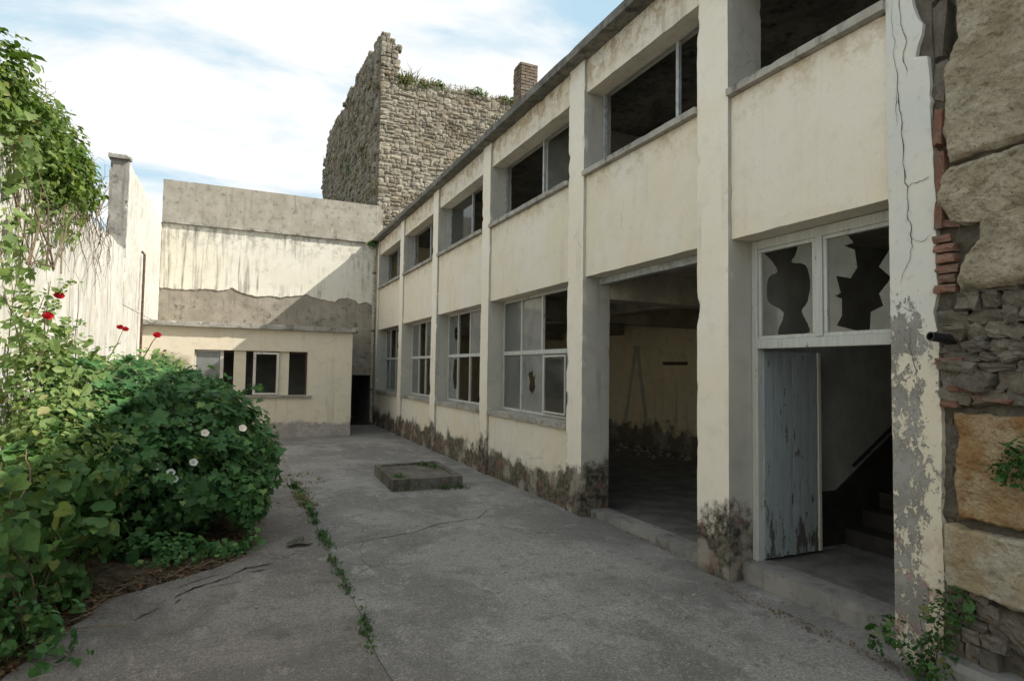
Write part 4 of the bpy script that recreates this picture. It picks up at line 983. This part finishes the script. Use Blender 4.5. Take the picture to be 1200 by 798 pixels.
plant('ivy', (-2.45, 9.3, 4.3), 'dense clump of ivy spilling over the top of the left wall', 'ivy',
      [((-2.5, 8.6, 4.65), (.5, 1.1, .62)), ((-2.45, 9.9, 4.72), (.45, 1.0, .6)), ((-2.4, 10.8, 4.6), (.32, .65, .5)), ((-2.55, 7.3, 4.75), (.5, .8, .6)), ((-2.3, 9.2, 4.3), (.28, .7, .35))],
      15000, OVAL, M['ivyleaf'], .058, 0, 31, spray=60, slen=.8, stems=30, stemmat='twig', base=(-2.5, 9.3, 4.3), inner=.25)
plant('grapevine', (-2.2, 8.1, 3.0), 'loose green vine hanging down the left wall under the ivy', 'vine',
      [((-2.2, 9.7, 4.0), (.1, .7, .45), .6), ((-2.2, 8.2, 3.75), (.12, .7, .55), .8), ((-2.18, 7.8, 3.2), (.1, .4, .6), .8), ((-2.2, 9.0, 3.7), (.1, .5, .6), .5), ((-2.15, 7.9, 4.2), (.15, .9, .4))],
      520, LOBED, M['roseleaf'], .075, 0, 37, stems=24, stemmat='twig', base=(-2.2, 8.1, 3.0), inner=.5)
# bare brown stems hanging from the wall top
m = MB(); rr = random.Random(3)
for k in range(62):
    y = rr.uniform(8.8, 12.6); x = -2.22+rr.uniform(-.05, .07); z0 = ltop(y)+rr.uniform(-.05, .35); L = rr.uniform(.4, 1.5)*(1 if y < 12 else .6); pts = []
    for i in range(10):
        u = i/9; q = noise.noise_vector(Vector((k*1.7, u*3.2, 1)))*.42; pts.append((x+q.x*.35+.03*u, y+q.y*1.3+rr.uniform(-.02, .02), z0-L*u+.2*math.sin(u*3)*q.z))
    m.tube(pts, rr.uniform(.004, .009), 4, .002)
for k in range(34):
    y = rr.uniform(8.8, 12.8); z0 = ltop(y)+.25; pts = []; dy = rr.uniform(-.3, .8); h = rr.uniform(.2, .85)
    for i in range(7): u = i/6; pts.append((-2.4+.2*u+.1*noise.noise(Vector((k, u*3, 1))), y+dy*u+.1*noise.noise(Vector((k, u*3, 7))), z0+h*math.sin(u*1.8)))
    m.tube(pts, .006, 4, .002)
dv = m.build('dry_vine', M['twig']); tag(dv, 'tangle of leafless brown stems hanging over the left wall top', 'vine')
# foreground plants
plant('broadleaf_shrub', (-1.55, 5.6, 0), 'bright broad-leaved shrub nearest the camera at the lower left', 'shrub',
      [((-1.55, 5.4, .75), (.42, .7, .55)), ((-1.45, 6.1, .85), (.42, .5, .5)), ((-1.55, 5.0, .45), (.3, .5, .42)), ((-1.42, 5.3, .2), (.3, .5, .25)), ((-1.3, 5.85, .25), (.3, .4, .28)), ((-1.5, 6.5, .5), (.35, .5, .45))],
      2000, HEART, M['bigleaf'], .062, 300, 41, spray=40, stems=50, sr=.7, base=(-1.5, 5.6, 0), inner=.35)
plant('elder_sprig', (-1.15, 5.5, 0), 'leafy shoot with pale round leaves reaching out over the yard edge', 'shrub',
      [((-1.1, 6.1, .95), (.22, .3, .16)), ((-1.0, 5.9, .62), (.18, .22, .2)), ((-.98, 6.0, 1.05), (.12, .18, .08))],
      130, HEART, M['bigleaf'], .078, 130, 43, stems=14, base=(-1.3, 5.9, 0), inner=.5, bj=.3, sr=.5)
plant('bramble', (-1.15, 4.9, 0), 'low straggling bramble at the bottom left corner on the concrete', 'bramble',
      [((-1.15, 4.95, .22), (.28, .3, .2)), ((-1.02, 4.85, .12), (.2, .25, .1)), ((-1.35, 4.8, .3), (.25, .3, .28))],
      200, OVAL, M['bushleaf'], .062, 200, 44, stems=16, base=(-1.3, 5.0, 0), inner=.6, bj=.3, sr=.5)
plant('nettle_patch', (-.6, 6.9, 0), 'low dark leafy weeds along the bed edge under the bush', 'weeds',
      [((-.65, 6.75, .12), (.45, .22, .16)), ((-.2, 6.9, .08), (.35, .2, .1))],
      1300, HEART, M['bushleaf'], .042, 0, 45, stems=0, inner=.5)
for p, lab in (((.2, 7.15), 'trailing stems with small leaves falling to the ground at the right end of the bush'),):
    plant('trailing_bindweed', (p[0], p[1], 0), lab, 'bindweed', [((.12, 7.2, .45), (.12, .15, .4)), ((.2, 7.05, .15), (.1, .12, .14)), ((.28, 7.5, .55), (.13, .2, .3))], 260, HEART, M['bushleaf'], .05, 0, 46, stems=8, base=(.1, 7.3, .3), inner=.6, bj=.3, sr=.5)
plant('parietaria_plant', (4.1, 2.5, 0), 'leafy wild plant at the foot of the cracked pilaster', 'plant',
      [((4.08, 2.38, .32), (.09, .13, .26)), ((4.05, 2.42, .12), (.13, .16, .12)), ((4.12, 2.3, .5), (.07, .1, .12)), ((4.02, 2.62, .25), (.08, .14, .14), .4), ((4.0, 2.74, .16), (.06, .1, .1), .4)],
      620, HEART, M['weed'], .024, 300, 51, stems=22, base=(4.1, 2.42, 0), inner=.4, bj=.1, sr=.3)
plant('wall_fern', (4.12, 2.0, 1.45), 'small green plant rooted in the ochre block of the old wall', 'plant',
      [((4.12, 2.0, 1.42), (.07, .10, .1)), ((4.1, 1.93, 1.5), (.07, .1, .1))], 200, HEART, M['weed'], .03, 120, 52, stems=10, base=(4.22, 1.97, 1.42), inner=.5, bj=.05, sr=.25)
# weeds in the joint
def tuft(m, c, n, h, r, rr, w=.006):
    for k in range(n):
        a = rr.uniform(0, 6.283); l = h*rr.uniform(.5, 1.2); lean = rr.uniform(.2, 1.1); p = Vector(c)+Vector((rr.gauss(0, r), rr.gauss(0, r*1.4), 0)); d = Vector((math.cos(a), math.sin(a), 0)); s_ = Vector((-d.y, d.x, 0))*w*rr.uniform(.6, 1.4)
        q = p+d*l*lean*.4+Vector((0, 0, l*.6)); e = p+d*l*lean+Vector((0, 0, l*.85)); b = len(m.v)
        m.v += [tuple(p-s_), tuple(p+s_), tuple(q+s_), tuple(q-s_), tuple(e)]; m.f += [(b, b+1, b+2, b+3), (b+3, b+2, b+4)]
m = MB(); rr = random.Random(9)
y = 4.0
while y < 9.1:
    big = rr.random() < .42 and y > 4.5
    if noise.noise(Vector((y*1.9, 7, 7))) > -.3: tuft(m, (jx(y)+rr.gauss(0, .012), y, 0), rr.randint(18, 42) if big else rr.randint(3, 12), rr.uniform(.03, .055) if big else .025, .03 if big else .015, rr, .005)
    y += rr.uniform(.03, .13)
wd = m.build('joint_weeds', M['weed'], fix=False); tag(wd, 'green weeds growing in the joint across the concrete yard', 'weeds', kind='stuff')
P = []; 
for y in np.arange(4.2, 8.8, .022):
    if noise.noise(Vector((y*2.6, 4, 2))) > .02: P.append((jx(y)+rng.normal()*.03, y+rng.normal()*.03, .015+abs(rng.normal())*.025))
P = np.array(P); me = leaf_mesh('joint_weed_leaves', M['weed'], P, rng.normal(size=P.shape)*.4+np.array([0, 0, 1]), .035*np.exp(rng.normal(size=len(P))*.3), OVAL, (0, 0, 0))
o = bpy.data.objects.new('joint_weed_leaves', me); link(o, None, (0, 0, 0)); tag(o, 'small flat weed leaves along the yard joint', 'weeds', kind='stuff')
m = MB()
for k in range(60):
    y = 8.8+abs(rr.gauss(0, 1.5)); tuft(m, (jx(y)-.02+rr.gauss(0, .05 if y < 10.6 else .2), y, 0), 16, .035, .05, rr, .006)
wd = m.build('dry_joint_grass', M['drygrass'], fix=False); tag(wd, 'dry brownish grass at the far end of the yard joint', 'grass', kind='stuff')
m = MB()
for (x, y, z, n) in ((2.42, 9.75, .155, 60), (3.15, 10.85, .16, 90), (3.25, 10.5, .16, 40), (3.1, 9.38, .0, 50), (3.35, 9.36, 0, 40)): tuft(m, (x, y, z), n, .08, .05, rr, .006)
wd = m.build('plinth_grass', M['weed'], fix=False); tag(wd, 'small grass tufts on the concrete plinth', 'grass', kind='stuff')
# tower-top vegetation
m = MB()
for k in range(150):
    x = rr.uniform(4.95, 11); r_ = rr.random(); tuft(m, (x, YT+rr.uniform(0, .5), ttop(x)-.03), 14, .22 if x > 5.9 else .55, .1, rr, .012)
for k in range(70):
    t_ = rr.uniform(0, TL); z = rr.uniform(8, 13.5); p = Vector((XT-.1, YT, 0))+TD*t_; tuft(m, (p.x, p.y, z), 16, .25, .12, rr, .015)
wd = m.build('tower_grass', M['drygrass'], fix=False); tag(wd, 'dry grass tufts along the broken tower top', 'grass', kind='stuff')
plant('tower_shrub', (5.3, 22.1, 12.5), 'green tuft of plants at the tower top beside its raised spur', 'plant',
      [((5.25, 21.95, 12.75), (.3, .3, .35)), ((5.9, 21.95, 12.75), (.4, .25, .2)), ((6.6, 21.9, 12.95), (.35, .25, .18)), ((8.3, 21.9, 12.95), (.4, .25, .15)), ((9.7, 21.9, 12.9), (.5, .25, .18))], 900, OVAL, M['ivyleaf'], .09, 0, 61, stems=10, stemmat='twig', base=(5.4, 22, 12.4), inner=.5)
plant('tower_ivy', (3.85, 32.5, 8.5), 'dark green shrub clinging low on the shaded tower side', 'plant',
      [((3.7, 32.4, 8.6), (.4, .8, .9)), ((4.1, 29, 9.6), (.2, .6, .8), .6), ((4.2, 26.5, 10.5), (.16, .5, .6), .5)], 1200, OVAL, M['bushleaf'], .15, 0, 62, stems=10, stemmat='twig', base=(3.9, 32.4, 8), inner=.4)
plant('gutter_weed', (4.0, 20.4, 6.0), 'little green weed growing from the far roof corner', 'plant', [((4.0, 20.5, 6.2), (.15, .15, .12))], 90, OVAL, M['weed'], .08, 0, 63, stems=4, base=(4.0, 20.5, 6.1), inner=.5, bj=.3, sr=.5)
# litter: dead leaves, twigs, pebbles
def litter(name, label, mat, pts, size, seed, cat='litter'):
    g = np.random.default_rng(seed); P = np.array(pts); Nn = g.normal(size=P.shape)*.3+np.array([0, 0, 1.])
    me = leaf_mesh(name, mat, P, Nn, size*np.exp(g.normal(size=len(P))*.35), OVAL, (0, 0, 0)); o = bpy.data.objects.new(name, me); link(o, None, (0, 0, 0)); tag(o, label, cat, kind='stuff')
pts = []
for k in range(1500):
    y = rr.uniform(4.3, 7.6); x = bed_edge(y)-abs(rr.gauss(-.02, .2)); pts.append((x, y, bedf(min(1, max(0, (x-bed_edge(y))/(-2.28-bed_edge(y)))), y)[2]+rr.uniform(.005, .02)))
litter('dead_leaves', 'brown dead leaves lying along the edge of the planting bed', M['deadleaf'], pts, .03, 1)
pts = [(4.06+rr.gauss(0, .05), rr.uniform(2.3, 4.4), yard_z(4, 3)+.012) for k in range(330)]+[(4.34+rr.gauss(-.02, .03), rr.uniform(4.75, 6.95), .012) for k in range(160)]
litter('threshold_litter', 'crumbled dirt and dry leaves in front of the door thresholds', M['deadleaf'], pts, .018, 2)
pts = [(rr.uniform(.3, 4.1), rr.uniform(3.2, 17), .014) for k in range(240)]+[(rr.uniform(-.5, .9), rr.uniform(4.2, 8), .012) for k in range(60)]
litter('scattered_leaves', 'few scattered dry leaf bits on the concrete yard', M['deadleaf'], pts, .016, 3)
pts = [(3.8+rr.gauss(0, .2), rr.uniform(8, 16), .014) for k in range(160)]
litter('wall_foot_litter', 'pale crumbs along the foot of the long building', M['bare'], pts, .03, 4)
def clump(x, y):
    u, v = (x-.66)/.11, (y-7.02)/.075; q = noise.noise_vector(Vector((u*1.6, v*1.6, 4))); q2 = noise.noise_vector(Vector((u*4, v*4, 9)))
    e = max(0, 1-(u*u+v*v)*.5); return (x+q.x*.06+q2.x*.02, y+q.y*.05+q2.y*.02, .012+.075*e*abs(q.z+.5)+.03*e*abs(q2.z))
lc = gridsheet('leaf_clump', M['plinth'], .55, .77, 6.945, 7.095, 16, 12, clump); tag(lc, 'dark dried clump lying beside the weedy joint', 'leaf clump')
m = MB()
for k in range(46):
    y = rr.uniform(5.2, 7.2); x = bed_edge(y)-rr.uniform(-.05, .4); a = rr.uniform(-.5, 1.2); L = rr.uniform(.12, .5); m.tube([(x, y, .03), (x+L*.5*math.cos(a), y+L*.5*math.sin(a), .045+rr.uniform(0, .02)), (x+L*math.cos(a), y+L*math.sin(a), .03)], .0045, 4, .002)
tw = m.build('twigs', M['twig']); tag(tw, 'dry twigs lying along the bed edge', 'twigs', kind='stuff')
m = MB()
for k in range(170):
    x, y = rr.uniform(-.4, 4), rr.uniform(3.2, 16); s_ = rr.uniform(.006, .018); z = yard_z(x, y)
    V, F = UN[k % 8]; m.add([(x+a*s_*1.5, y+b*s_*1.4, z+s_*.4+c*s_) for a, b, c in V], F)
pb = m.build('pebbles', M['pale'], fix=False); tag(pb, 'tiny pale chips of plaster scattered over the yard', 'pebbles', kind='stuff')
